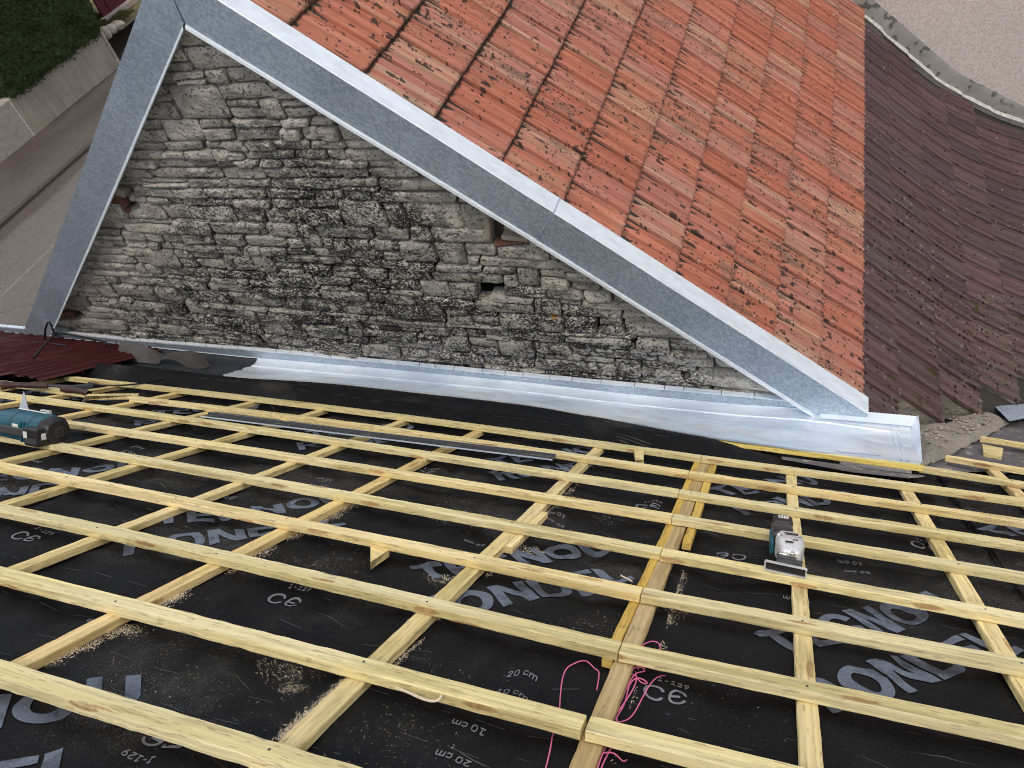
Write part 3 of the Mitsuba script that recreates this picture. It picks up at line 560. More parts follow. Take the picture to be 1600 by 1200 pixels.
for r, (z0, z1) in enumerate(hts):
    zm = 0.5 * (z0 + z1); x = xl(zm) - 0.22 + 0.2 * rng.random(); xe = xr(zm) + 0.14
    sl0 = 0.0
    while x < xe:
        occ = [iv for iv in taken.get(r, []) if iv[1] > x + 0.02]
        if occ and occ[0][0] <= x + 0.03: x, sl0 = occ[0][1], 0.0; continue
        l = float(np.clip(rng.lognormal(math.log(0.27), 0.48), 0.07, 0.6)) * (0.8 + 2.2 * (z0 - z1)); x1 = min(x + l, xe, occ[0][0] if occ else 99)
        if xe - x1 < 0.09: x1 = xe
        if occ and occ[0][0] - x1 < 0.09: x1 = occ[0][0]
        l = x1 - x
        tall = 0.12 < l < 0.42 and rng.random() < 0.16 and r + 2 < len(hts) and not occ and x > xl(hts[r + 1][1]) and x1 < xr(hts[r + 1][1])
        zq, rq = (hts[r + 1][1], r + 2) if tall else (z1, r + 1)
        sl1 = (rng.random() - .5) * 0.06; g = 0.003 + 0.009 * rng.random() ** 2; gz = 0.0025 + 0.006 * rng.random() ** 2
        T0, T1, B0, B1 = zb_row(z0, x, r)[0], zb_row(z0, x1, r)[0], zb_row(zq, x, rq)[0], zb_row(zq, x1, rq)[0]
        if tall: taken.setdefault(r + 1, []).append((x, x1)); sl0 *= .3; sl1 *= .3
        pieces = [(0.0, 1.0)]
        if not tall and l > 0.17 and z0 - z1 > 0.078 and rng.random() < 0.25:
            mset = 0.35 + 0.3 * rng.random(); pieces = [(0.0, mset), (mset, 1.0)]
        for a0, a1 in pieces:
            q = np.array([[x + g + sl0 * (1 - a0), T0 + (B0 - T0) * a0 - gz], [x1 - g + sl1 * (1 - a0), T1 + (B1 - T1) * a0 - gz], [x1 - g + sl1 * (1 - a1), T1 + (B1 - T1) * a1 + gz], [x + g + sl0 * (1 - a1), T0 + (B0 - T0) * a1 + gz]])
            c = q.mean(0)
            if not any(((c[0] - hx) / rx) ** 2 + ((c[1] - hz) / rz) ** 2 < 1.0 for hx, hz, rx, rz in holes[:-1]):
                k += 1; m = stone_mesh(q, k, 0.022 + 0.034 * rng.random() ** 1.5)
                dist = c[1] * c[1] + YW ** 2 + c[0] ** 2
                stones.append((abs(q[1][0] - q[0][0]) * abs(q[0][1] - q[3][1]) / dist, m, k))
        x, sl0 = x1, sl1
stones.sort(key=lambda t: -t[0])
for a, m, k in stones[:300]: obj('stone', m, 'stone', wall, smooth=42 if False else True, uv=np.full((len(m.vertices), 2), k + 0.5))
rest = stones[300:]
obj('small_stone', cat([m for _, m, _ in rest]), 'stone', wall, smooth=True, uv=np.concatenate([np.full((len(m.vertices), 2), k + 0.5) for _, m, k in rest]), kind='stuff')
NSTONES = len(stones)
for x, zz, w, h, mt, tl in [(-1.60, -2.765, 0.20, 0.022, 'clay_shard', -8), (-1.55, -2.725, 0.17, 0.030, 'pale_stone', 6), (-1.715, -2.66, 0.035, 0.15, 'pale_stone', 12), (-1.56, -2.64, 0.07, 0.05, 'pale_stone', 30), (-4.56, -2.53, 0.13, 0.07, 'clay_shard', -14), (-4.55, -2.60, 0.11, 0.025, 'clay_shard', -6),
                        (-4.48, -2.45, 0.08, 0.05, 'pale_stone', 20), (-6.12, -3.80, 0.17, 0.05, 'clay_shard', -18), (-6.05, -3.88, 0.2, 0.05, 'pale_stone', -10), (-1.78, -3.27, 0.08, 0.03, 'pale_stone', 10), (-2.0, -3.98, 0.07, 0.03, 'clay_shard', 0)]:
    m = cbox(w, 0.10, h, 0.006); m = m.subdivide().subdivide(); v = np.array(m.vertices); v += 0.012 * (np.stack([fb(v + i * 5 + x, 25, 2, 30 + i) for i in range(3)], 1)); m = TM(v, m.faces)
    obj('wall_fragment', shift(rot(m, [0, 1, 0], tl), [x, YW + 0.015, zz]), mt, wall)
# roof slabs and tiles
deck = []
for sgn in (0, 1):
    if sgn == 0: P = [red(np.array([-0.44]), y, np.array([-0.03]))[0] for y in (3.36, 9.04)] + [red(np.array([4.22]), y, np.array([-0.03]))[0] for y in (9.04, 3.36)]
    else: P = [(-3.11, 3.36, -1.02), (-3.11, 9.04, -1.02), (-6.9, 9.04, -4.12), (-6.9, 3.36, -4.12)]
    P = np.array(P); deck.append(trimesh.convex.convex_hull(np.vstack([P, P - [0, 0, 0.10]])))
gr = obj('roof', cat(deck), 'dark_roof_slab', gh)
SLR = [-0.19, 0.239, 0.687, 1.126, 1.563, 1.982, 2.389, 2.792, 3.18, 3.558, 3.936, 4.305]
for c, s1 in enumerate(SLR):
    L = (s1 - SLR[c - 1] if c else 0.42) + 0.035
    nt = 23; wd = (9.04 - 3.444) / nt
    for kk in range(nt):
        y0 = 3.444 + wd * kk; idx += 1
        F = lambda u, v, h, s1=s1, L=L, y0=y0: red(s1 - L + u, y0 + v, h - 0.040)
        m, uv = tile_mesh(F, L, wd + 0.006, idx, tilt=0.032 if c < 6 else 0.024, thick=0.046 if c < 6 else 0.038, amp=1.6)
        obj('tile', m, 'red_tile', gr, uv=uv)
# ridge line of half-round caps
for i in range(14):
    y0 = 3.35 + 0.41 * i; an = np.linspace(-0.15, math.pi + .15, 12); P = np.array([[(-3.11 + r_ * math.cos(a), y, -1.10 + r_ * math.sin(a)) for a in an] for y, r_ in ((y0, .11), (y0 + .42, .10))])
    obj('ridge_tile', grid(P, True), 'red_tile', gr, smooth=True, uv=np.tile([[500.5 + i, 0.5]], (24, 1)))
# verge flashing, right slope: face, lower lip, top strip in two lengths
AR = [(-3.10, -1.00), (-1.069, -2.614), (0.595, -3.955)]
DR = [(-3.113, -1.307), (-1.4, -2.648), (0.345, -4.050)]
def poly_at(pts, n):
    p = np.array(pts); t = np.concatenate([[0], np.cumsum(np.linalg.norm(np.diff(p, axis=0), axis=1))]); tt = np.linspace(0, t[-1], n); return np.stack([np.interp(tt, t, p[:, 0]), np.interp(tt, t, p[:, 1])], 1)
def flash(up, lo, y0, parent, nm, strip=True, split=None):
    n = 41; A_, B_ = poly_at(up, n), poly_at(lo, n); w = fb(np.stack([np.linspace(0, 9, n), np.zeros(n), np.zeros(n)], 1), 1.0, 2, 41) * 0.006
    rngs = [(0, n - 1)] if split is None else [(0, split), (split, n - 1)]
    for q, (i0, i1) in enumerate(rngs):
        a_, b_ = A_[i0:i1 + 1], B_[i0:i1 + 1]; yy = y0 - 0.003 * q + w[i0:i1 + 1]
        f3 = lambda p, y: np.stack([p[:, 0], np.broadcast_to(y, len(p)), p[:, 1]], 1)
        d = (b_ - a_) / np.linalg.norm(b_ - a_, axis=1, keepdims=True)
        rowsF = [f3(a_, yy), f3(a_ * .5 + b_ * .5, yy - 0.001), f3(b_, yy), f3(b_ + d * .006, yy - 0.012), f3(b_ + d * .020, yy - 0.018), f3(b_ + d * .024, yy - 0.012), f3(b_ + d * .016, yy + 0.01), f3(b_, yy + 0.06)]
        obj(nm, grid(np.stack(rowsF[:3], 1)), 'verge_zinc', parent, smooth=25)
        obj(nm + '_drip_edge', grid(np.stack(rowsF[2:], 1)), 'zinc_lit', parent, smooth=25)
        if strip:
            nrm = np.array([math.sin(TH), 0, math.cos(TH)]); a3 = f3(a_, yy)
            r_ = [a3 + nrm * .001, a3 + nrm * .006 + [0, .008, 0], a3 + nrm * 0.005 + [0, .06, 0], a3 + nrm * 0.004 + np.stack([0 * yy, YW + .038 - yy, 0 * yy], 1), a3 - nrm * 0.012 + np.stack([0 * yy, YW + .044 - yy, 0 * yy], 1)]
            obj(nm + '_cap', grid(np.stack(r_, 1)), 'zinc_lit', parent, smooth=25)
            if q == 0 and split: obj(nm + '_joint', tube([r_[3][-1] + nrm * .004, r_[1][-1] + nrm * .003, a3[-1] + [0, -.004, 0], f3(b_, yy)[-1] + [0, -.004, 0]], 0.004, 6, 1), 'verge_zinc', parent, smooth=True)
diffuse('zinc_lit', lambda p, n, uv: mi.Color3f(0.72, 0.785, 0.855) * (0.82 + 0.36 * fbm(p.x * 14.0, p.y * 30.0, p.z * 14.0, octaves=4)), 0.5, 0.5, metallic=0.30)  # paler copy of the verge zinc, sky brightness put into its colour
flash(AR, DR, YF, gh, 'verge_flashing', True, 20)
tip = np.array([(0.345, -4.050), (0.345 + .001, -4.050), (0.563, -4.019), (0.595, -3.955)])
OL = [(-3.10, -0.995), (-4.9, -2.472), (-6.84, -4.05)]
IL = [(-3.123, -1.303), (-4.8, -2.676), (-6.46, -4.03)]
flash(OL, IL, YF - 0.004, gh, 'verge_flashing', False, None)
obj('verge_mitre', tube([(-3.1, YF - 0.008, -1.0), (-3.118, YF - 0.008, -1.30)], 0.005, 6, 1), 'verge_zinc', gh, smooth=True)
tp = np.array([(0.345, YF - .004, -4.050), (0.563, YF - .004, -4.030), (0.597, YF - .004, -3.957), (0.55, YF - .004, -3.93)])
obj('verge_flashing_tip', TM(np.vstack([tp, tp + [0, .05, 0]]), [[0, 1, 2], [0, 2, 3], [1, 0, 4], [1, 4, 5], [1, 5, 6], [1, 6, 2]]), 'verge_zinc', gh)

# ------------------------------------------------------------------ brown tiled roof to the right
bh = thing('brown_roofed_house', 'dark brown ribbed tile roof with lichen specks sagging to the right', 'house')
BP = np.array([(0.20, -3.69), (0.50, -3.96), (0.83, -4.255), (1.12, -4.51), (1.45, -4.79), (1.80, -5.02), (2.155, -5.22), (2.44, -5.345), (2.9, -5.51), (3.4, -5.66), (4.2, -5.87)])
bt = np.concatenate([[0], np.cumsum(np.linalg.norm(np.diff(BP, axis=0), axis=1))])
bX, bZ = PchipInterpolator(bt, BP[:, 0]), PchipInterpolator(bt, BP[:, 1])
def brown(sl, y, h):
    sl = np.clip(sl, 0, bt[-1]); e = 1e-3; tx, tz = (bX(np.minimum(sl + e, bt[-1])) - bX(sl)), (bZ(np.minimum(sl + e, bt[-1])) - bZ(sl)); l = np.hypot(tx, tz) + 1e-12
    sag = 0.018 * fb(np.stack([sl * .6, y * .45, 0 * sl], -1), 1.0, 2, 51)
    return np.stack([bX(sl) - tz / l * h, y, bZ(sl) + tx / l * h + sag], -1)
def s_at_x(x): return float(np.interp(x, bX(np.linspace(0, bt[-1], 400)), np.linspace(0, bt[-1], 400)))
EDG = [s_at_x(0.845), s_at_x(1.18), s_at_x(1.52), s_at_x(1.86)]
while EDG[-1] < bt[-1] - 0.5: EDG.append(EDG[-1] + 0.40)
YS = [3.44, 3.80, 4.14, 4.50, 4.85, 5.15, 5.4, 5.6]
sg, yg = np.meshgrid(np.linspace(0, bt[-1], 30), np.linspace(4.2, 9.04, 20), indexing='ij')
br = obj('roof', grid(brown(sg, yg, 0 * sg - 0.06)), 'dark_roof_slab', bh)
for c, s1 in enumerate(EDG):
    L = min((s1 - EDG[c - 1] if c else 0.50), 0.6) + 0.035; ys = YS[min(c, 7)]; nt = int((9.04 - ys) / 0.25); wd = 0.25
    for kk in range(nt + 1):
        y0 = ys + wd * kk
        if y0 + wd > 9.08: continue
        idx += 1
        F = lambda u, v, h, s1=s1, L=L, y0=y0: brown(s1 - L + u, y0 + v, h - 0.042)
        m, uv = tile_mesh(F, L, wd + 0.005, idx, tilt=0.020, thick=0.036, jit=0.7, amp=1.7)
        obj('tile', m, 'brown_tile', br, uv=uv)
for c, s1 in enumerate(EDG[:6]):
    s0 = max(EDG[c - 1] - 0.03 if c else 0.35, 0); us = np.linspace(s0, s1 - 0.015, 8); ys = YS[min(c, 7)] + 0.012; wv = 0.02 * fb(np.stack([us, us * 0 + c, us * 0], 1), 9, 2, 55)
    f1 = np.stack([brown(us, us * 0 + ys + wv, us * 0 - 0.035), brown(us, us * 0 + ys + wv - 0.10, us * 0 - 0.30)], 1)
    yy2 = np.linspace(ys, YS[min(c + 1, 7)] + 0.1, 8); f2 = np.stack([brown(yy2 * 0 + s1 - 0.015, yy2, yy2 * 0 - 0.035), brown(yy2 * 0 + s1 + 0.10, yy2, yy2 * 0 - 0.30)], 1)
    obj('bedding_mortar', cat([grid(f1), grid(f2)]), 'concrete', br)
obj('wall', trimesh.creation.box([3.2, 4.4, 3.0], trimesh.transformations.translation_matrix([2.3, 6.8, -7.5])), 'render', bh)

# ------------------------------------------------------------------ rendered wall behind
rh = thing('rendered_house', 'pale grey rough cast house wall above the brown roof in the top right corner', 'house')
obj('wall', trimesh.creation.box([9.0, 0.4, 9.0], trimesh.transformations.translation_matrix([3.4, 9.05 + 0.2, -4.0])), 'render', rh)
wx = np.arange(0.2, 3.6, 0.02); wzz = np.interp(wx, BP[:, 0], BP[:, 1]); sc = np.array([s_at_x(q) for q in wx])
wz = np.array([brown(np.array([q]), np.array([9.0]), np.array([0.0]))[0, 2] for q in sc])
band = 0.15 + 0.14 * fb(np.stack([wx, 0 * wx, 0 * wx], 1), 1.5, 2, 61)
obj('lead_flashing', grid(np.stack([np.stack([wx, 0 * wx + 9.035, wz + 0.015], 1), np.stack([wx, 0 * wx + 9.028 + 0.01 * fb(np.stack([wx, 0 * wx, 0 * wx], 1), 6, 2, 62), wz + 0.05 + band * .5], 1), np.stack([wx, 0 * wx + 9.044, wz + 0.05 + band], 1)], 1)), 'lead', rh, smooth=True)
stp = 0.035 * ((sc % 0.40) / 0.40)
mw = 0.004 + 0.030 * np.clip(fb(np.stack([wx, 0 * wx, 0 * wx], 1), 7, 3, 63) + .2, 0, 1)
obj('mortar_line', grid(np.stack([np.stack([wx, 0 * wx + 8.995, wz + 0.0 + stp * .3], 1), np.stack([wx, 0 * wx + 9.012, wz + 0.008 + stp * .6], 1), np.stack([wx, 0 * wx + 9.030, wz + 0.008 + mw + stp * .6], 1), np.stack([wx, 0 * wx + 9.04, wz + 0.006 + mw + stp * .6], 1)], 1)), 'bright_mortar', rh, smooth=True)

# ------------------------------------------------------------------ valley between the roofs
def patch(poly, off, amp, res, seed, lift=0.0):
    import shapely
    P = shapely.Polygon(poly); x0, y0, x1, y1 = P.bounds; gx_, gs_ = np.meshgrid(np.arange(x0, x1 + res, res), np.arange(y0, y1 + res, res), indexing='ij')
    ins = shapely.contains_xy(P.buffer(0.01), gx_, gs_); d = shapely.distance(shapely.points(gx_, gs_), P.boundary); d = np.where(ins, d, 0)
    o = off + lift * np.clip(d / 0.06, 0, 1) ** .5 + amp * fb(np.stack([gx_, gs_, 0 * gx_], -1), 9.0, 4, seed)
    f_ = grid_faces(*gx_.shape); f_ = f_[ins.ravel()[f_].all(1)]
    m = TM(RP(gx_, gs_, o).reshape(-1, 3), f_); m.remove_unreferenced_vertices(); return m
k1 = obj('felt_sheet', patch([(0.80, 3.60), (0.86, 3.95), (1.0, 4.3), (1.28, 4.75), (1.60, 5.35), (1.9, 6.0), (2.6, 6.4), (2.6, 3.9), (1.376, 3.86)], -0.054, 0.035, 0.03, 71), 'grey_felt', smooth=True)
labels[k1] = {'label': 'crumpled purple grey felt sheet beside the brown tiles, under the short battens', 'category': 'roofing felt'}
k1 = obj('mortar_bed', patch([(0.80, 3.60), (0.95, 4.55), (1.02, 4.85), (1.20, 5.0), (1.45, 5.55), (1.62, 5.75), (1.66, 5.3), (1.52, 5.0), (1.30, 4.55), (1.12, 4.2), (0.92, 3.80)], -0.05, 0.035, 0.02, 72, 0.035), 'concrete', smooth=True)
labels[k1] = {'label': 'rough grey mortar bed below the lowest brown tiles, right of the gutter end', 'category': 'mortar'}
ld = np.array([[(1.66, 5.95), (1.62, 5.15)], [(1.80, 6.05), (1.76, 5.30)], [(2.1, 6.25), (2.1, 5.65)]], float)
k1 = obj('lead_valley_strip', grid(RP(ld[..., 0], ld[..., 1], np.array([[0.02, 0.0], [0.02, 0.01], [0.03, 0.01]]))), 'verge_zinc')
labels[k1] = {'label': 'pale metal valley strip tucked under the brown tiles at the right edge', 'category': 'flashing'}
gm = []
for i in range(140):
    x_ = 0.93 + 0.6 * rng.random(); s_ = 4.0 + (x_ - 0.93) * 2.1 + 0.55 * rng.random() - .1; m = trimesh.creation.icosphere(subdivisions=0, radius=0.005 + 0.010 * rng.random()); gm.append(TM(RL(np.array(m.vertices) * [1, 1, .6] + [x_, s_, -0.012 + .012 * rng.random()]), m.faces))
k1 = obj('mortar_crumbs', cat(gm), 'pale_stone'); labels[k1] = {'label': 'pale mortar crumbs scattered over the grey mortar bed', 'category': 'rubble', 'kind': 'stuff'}

# ------------------------------------------------------------------ loose things on the roof
def wood_block(name, pts, t, label, catg, mat='wood'):
    import shapely
    pts = np.array(pts); n = len(pts); v = np.vstack([pts, pts - [0, 0, t]]); f_ = [[0, i, i + 1] for i in range(1, n - 1)] + [[n, n + i + 1, n + i] for i in range(1, n - 1)]
    vv, ff = [], []
    def facev(q):
        b = len(vv); vv.extend(q); ff.extend([[b, b + i, b + i + 1] for i in range(1, len(q) - 1)])
    facev(list(v[:n])); facev(list(v[n:][::-1]))
    for i in range(n): j = (i + 1) % n; facev([v[i], v[n + i], v[n + j], v[j]])
    vv = np.array(vv); uv = vv[:, :2] @ np.array([[1, 0.3], [0.2, 1]]) + 5 + n
    k_ = obj(name, TM(RL(vv), ff), mat, uv=uv); labels[k_] = {'label': label, 'category': catg}; return k_
wood_block('wood_wedge', [(-1.36, 1.43, -0.028), (-1.262, 1.402, -0.028), (-1.252, 1.38, -0.028), (-1.258, 1.258, -0.028)], 0.028, 'sawn triangular wood wedge hanging under a batten left of centre', 'wood offcut')
wood_block('wood_offcut', [(-0.690, 3.17, -0.004), (-0.635, 3.17, -0.004), (-0.605, 3.02, -0.03), (-0.645, 3.0, -0.03)], 0.026, 'short batten end lying below the gutter between two counter battens', 'wood offcut')
wood_block('wood_offcut', [(1.275, 4.33, -0.012), (1.375, 4.27, -0.012), (1.33, 4.10, -0.03), (1.25, 4.16, -0.03)], 0.025, 'small yellow wood block propping the highest short batten at the right edge', 'wood offcut')
wood_block('wood_offcut', [(-4.235, 2.70, 0.012), (-3.985, 2.875, 0.012), (-3.945, 2.825, 0.012), (-4.195, 2.64, 0.012)], 0.027, 'short batten offcut with a brown end lying by the wrapped handle at left', 'wood offcut')
# steel channel
st = thing('steel_channel', 'long thin shiny steel channel lying across the battens left of centre', 'metal profile')
cx = np.linspace(-3.19, -1.02, 30); cs = np.interp(cx, [-3.19, -1.02], [2.60, 2.70]); 
def strip(prof):
    return grid(np.stack([RP(cx, cs + d_, o_) for d_, o_ in prof], 1))
obj('web', strip([(-0.032, 0.004), (0.028, 0.004)]), 'dark_steel', st)
obj('flange', strip([(0.031, 0.004), (0.032, 0.022)]), 'dark_steel', st)
obj('flange', strip([(0.0315, 0.0225), (0.0365, 0.0225), (0.0365, 0.003)]), 'new_zinc', st)  # pale zinc on the steel lips: sky reflection painted as a lighter metal
obj('flange', strip([(-0.032, 0.003), (-0.032, 0.010), (-0.028, 0.010), (-0.028, 0.006)]), 'new_zinc', st)
# jigsaw standing on its base plate edge
jg = thing('jigsaw', 'silver and black cordless jigsaw lying nose first on a batten right of centre', 'jigsaw')
JX, JS, JR = 0.118, 1.775, 2.0
def jp(name, m, mat, parent=jg, **k): return obj(name, place(shift(m, [0, 0, 0]).apply_scale(0.92), JX, JS - 0.004, 0, JR), mat, parent, **k)
base = jp('base_plate', rot(cat([cbox(0.150, 0.004, 0.034, 0.001, (0, -0.052, 0.019)), cbox(0.004, 0.020, 0.034, 0.001, (-0.074, -0.060, 0.019)), cbox(0.004, 0.020, 0.034, 0.001, (0.074, -0.060, 0.019)), cbox(0.150, 0.018, 0.004, 0.001, (0, -0.060, 0.0365)), cbox(0.150, 0.018, 0.004, 0.001, (0, -0.060, 0.003))]), [0, 0, 1], -9), 'alloy')
jp('base_plate_liner', rot(cbox(0.140, 0.006, 0.028, 0.001, (0, -0.056, 0.019)), [0, 0, 1], -9), 'black_plastic', base)
jp('shoe_bracket', cat([cbox(0.062, 0.026, 0.044, 0.004, (-0.004, -0.036, 0.040)), cbox(0.026, 0.016, 0.05, 0.003, (-0.03, -0.036, 0.045)), cbox(0.09, 0.008, 0.03, 0.002, (0.004, -0.042, 0.040))]), 'dark_steel', smooth=30)
hv = np.vstack([np.array(rbox(0.080, 0.05, 0.074, 0.018, (0.006, -0.005, 0.052)).vertices), np.array(rbox(0.106, 0.10, 0.094, 0.026, (0.006, 0.062, 0.060)).vertices), np.array(rbox(0.070, 0.04, 0.078, 0.014, (0, 0.125, 0.062)).vertices)])
hs = jp('gear_housing', trimesh.convex.convex_hull(hv), 'alloy', smooth=35)
for dx, dy, dz, w, h in ((0.010, 0.094, 0.1065, 0.052, 0.005), (0.010, 0.078, 0.1075, 0.046, 0.004), (0.022, 0.030, 0.1055, 0.020, 0.004), (0.0, 0.012, 0.103, 0.030, 0.004), (-0.032, 0.03, 0.095, 0.006, 0.018), (0.040, 0.012, 0.088, 0.006, 0.012), (0.036, 0.10, 0.098, 0.01, 0.006)):
    jp('vent_slot', cbox(w, h, 0.006, 0.001, (dx, dy, dz)), 'black_plastic', hs)
jp('housing_rib', rot(rbox(0.078, 0.008, 0.008, 0.0035, (0.004, 0.082, 0.102)), [0, 0, 1], 6), 'alloy', hs, smooth=35)
jp('housing_rib', rbox(0.084, 0.008, 0.010, 0.0035, (0.004, 0.045, 0.1005)), 'alloy', hs, smooth=35)
jp('housing_rib', rbox(0.066, 0.010, 0.012, 0.004, (0.004, -0.012, 0.083)), 'alloy', hs, smooth=35)
jp('motor_body', trimesh.convex.convex_hull(np.vstack([np.array(rbox(0.085, 0.04, 0.07, 0.016, (-0.014, 0.145, 0.055)).vertices), np.array(rbox(0.083, 0.06, 0.066, 0.014, (-0.018, 0.225, 0.062)).vertices)])), 'dark_grey_plastic', smooth=35)
jp('side_grip', rbox(0.014, 0.17, 0.050, 0.006, (-0.058, 0.14, 0.05)), 'teal_plastic', smooth=35)
for q in (0.150, 0.164, 0.178, 0.192): jp('grip_rib', rbox(0.070, 0.005, 0.006, 0.002, (-0.016, q, 0.092)), 'black_plastic', smooth=35)
for dx, dy in ((-0.028, 0.066), (0.040, 0.066), (0.030, -0.002)): jp('screw', shift(trimesh.creation.cylinder(radius=0.0045, height=0.004, sections=10), (dx, dy, 0.1045 if dy > 0 else 0.088)), 'dark_steel', hs)
jp('blade_clamp', cat([rbox(0.016, 0.02, 0.02, 0.004, (0.012, -0.034, 0.072)), rbox(0.03, 0.01, 0.012, 0.003, (-0.022, -0.040, 0.068))]), 'steel', smooth=35)
ba = jp('battery', rbox(0.078, 0.075, 0.075, 0.010, (-0.014, 0.280, 0.066)), 'black_plastic', smooth=35)
jp('label_plate', cbox(0.040, 0.028, 0.003, 0.0008, (-0.012, 0.292, 0.1045)), 'white_label', ba)
for q in (-.012, -0.001, .010): jp('label_print', cbox(0.004, 0.014, 0.002, 0.0005, (-0.012 + q, 0.288, 0.1068)), 'black_plastic', ba)
# teal battery tool at the left edge
bl = thing('battery_tool', 'teal and black battery power tool lying between battens at the left edge', 'power tool')
BX, BS, BRZ = -3.60, 1.81, -3.0
def bp(name, m, mat, parent=bl, **k): return obj(name, place(shift(m, [0, 0, 0]).apply_scale(0.9), BX, BS, 0.0, BRZ), mat, parent, **k)
an = np.linspace(0, 2 * math.pi, 33)
def loft(st_):
    P = np.array([[(x_, cy + ry * np.sign(math.cos(a)) * abs(math.cos(a)) ** .75, cz + rz * np.sign(math.sin(a)) * abs(math.sin(a)) ** .75) for a in an] for x_, cy, cz, ry, rz in st_]); return grid(P)
body = bp('motor_body', loft([(-0.30, 0, .05, .005, .005), (-0.30, 0, .05, .05, .045), (-0.27, 0, .06, .075, .07), (-0.16, 0, .065, .09, .085), (0.12, 0, .065, .09, .085), (0.17, 0, .065, .085, .08), (0.175, 0, .065, .01, .01)]), 'teal_plastic', smooth=40)
bp('end_cap', loft([(0.17, 0, .065, .084, .079), (0.20, 0, .066, .084, .080), (0.235, 0, .064, .066, .062), (0.24, 0, .064, .01, .01)]), 'black_plastic', smooth=40)
bp('grip_stripe', rbox(0.33, 0.022, 0.05, 0.009, (-0.09, -0.088, 0.058)), 'dark_grey_plastic', smooth=35)
bp('nozzle', loft([(-0.36, -.03, .03, .03, .03), (-0.30, -.02, .04, .045, .04)]), 'black_plastic', smooth=40)
bt_ = bp('battery', rbox(0.115, 0.085, 0.105, 0.012, (0.165, -0.080, 0.050)), 'black_plastic', smooth=35)
bp('label_plate', cbox(0.030, 0.003, 0.040, 0.0008, (0.128, -0.1235, 0.060)), 'white_label', bt_)
bp('label_plate', cbox(0.003, 0.032, 0.036, 0.0008, (0.2235, -0.080, 0.055)), 'white_label', bt_)
bp('bracket', cat([rbox(0.014, 0.02, 0.12, 0.005, (0.07, -0.085, 0.06)), rbox(0.014, 0.02, 0.12, 0.005, (0.045, -0.085, 0.06)), rbox(0.05, 0.018, 0.014, 0.005, (0.06, -0.086, 0.06))]), 'teal_plastic', smooth=35)
for q in range(5): bp('vent_slot', rot(cbox(0.004, 0.05, 0.006, 0.001, (0.2395 - 0.0, 0.0, 0.04 + 0.012 * q)), [1, 0, 0], 0), 'dark_grey_plastic')
for q in (-0.20, -0.05, 0.10): bp('seam', loft([(q, 0, .065, .0915, .0865), (q + .004, 0, .065, .0915, .0865)]), 'black_plastic', body)
for q in range(4): bp('battery_rib', rbox(0.10, 0.004, 0.006, 0.0015, (0.165, -0.1235, 0.018 + 0.008 * q)), 'dark_grey_plastic', bt_, smooth=35)
bp('label_plate', cbox(0.05, 0.003, 0.018, 0.0008, (0.0, -0.0905, 0.092)), 'white_label', body)
bp('top_strip', rbox(0.24, 0.012, 0.008, 0.003, (-0.04, 0.045, 0.145)), 'white_label', body, smooth=35)
bp('belt_clip', cat([rbox(0.07, 0.02, 0.006, 0.0025, (0.05, 0.06, 0.155)), rbox(0.012, 0.02, 0.04, 0.003, (0.085, 0.06, 0.14))]), 'alloy', smooth=35)
tri = np.array([(-4.16, 2.14, -0.04), (-4.03, 2.14, -0.04), (-4.115, 2.17, 0.135)])
k1 = obj('metal_offcut', TM(np.vstack([RL(tri), RL(tri + [0, .003, 0])]), [[0, 1, 2], [3, 5, 4], [0, 3, 4], [0, 4, 1], [1, 4, 5], [1, 5, 2], [2, 5, 3], [2, 3, 0]]), 'steel')
labels[k1] = {'label': 'small upright triangle of bright sheet metal behind the teal tool', 'category': 'metal offcut'}
# two wrapped handles
h1 = thing('hammer', 'hammer with dark brown grip and round butt lying near the maroon tiles at left', 'hammer')
obj('grip', tube(RL(np.array([(-4.84, 2.56, 0.03), (-4.78, 2.60, 0.035), (-4.70, 2.66, 0.03), (-4.62, 2.72, 0.025)])), np.interp(np.linspace(0, 1, 13), [0, .12, .25, 1], [.030, .030, .020, .019]), 10), 'handle_brown', h1, smooth=True)
obj('shaft', tube(RL(np.array([(-4.62, 2.72, 0.025), (-4.54, 2.78, 0.02), (-4.46, 2.84, 0.015)])), 0.010, 8), 'dark_steel', h1, smooth=True)
obj('head', place(cbox(0.035, 0.12, 0.03, .006), -4.45, 2.85, 0.015, -35), 'dark_steel', h1)
h2 = thing('hammer', 'hammer with wrapped brown grip lying half hidden between two battens, left of the short offcut', 'hammer')
obj('grip', tube(RL(np.array([(-4.50, 2.72, 0.012), (-4.42, 2.74, 0.012), (-4.33, 2.74, 0.01), (-4.25, 2.72, 0.005)])), np.interp(np.linspace(0, 1, 13), [0, .15, .8, 1], [.016, .023, .020, .022]), 10), 'handle_brown', h2, smooth=True)
obj('shaft', tube(RL(np.array([(-4.25, 2.72, 0.0), (-4.20, 2.64, -0.02), (-4.16, 2.60, -0.03)])), 0.011, 8), 'dark_steel', h2, smooth=True)
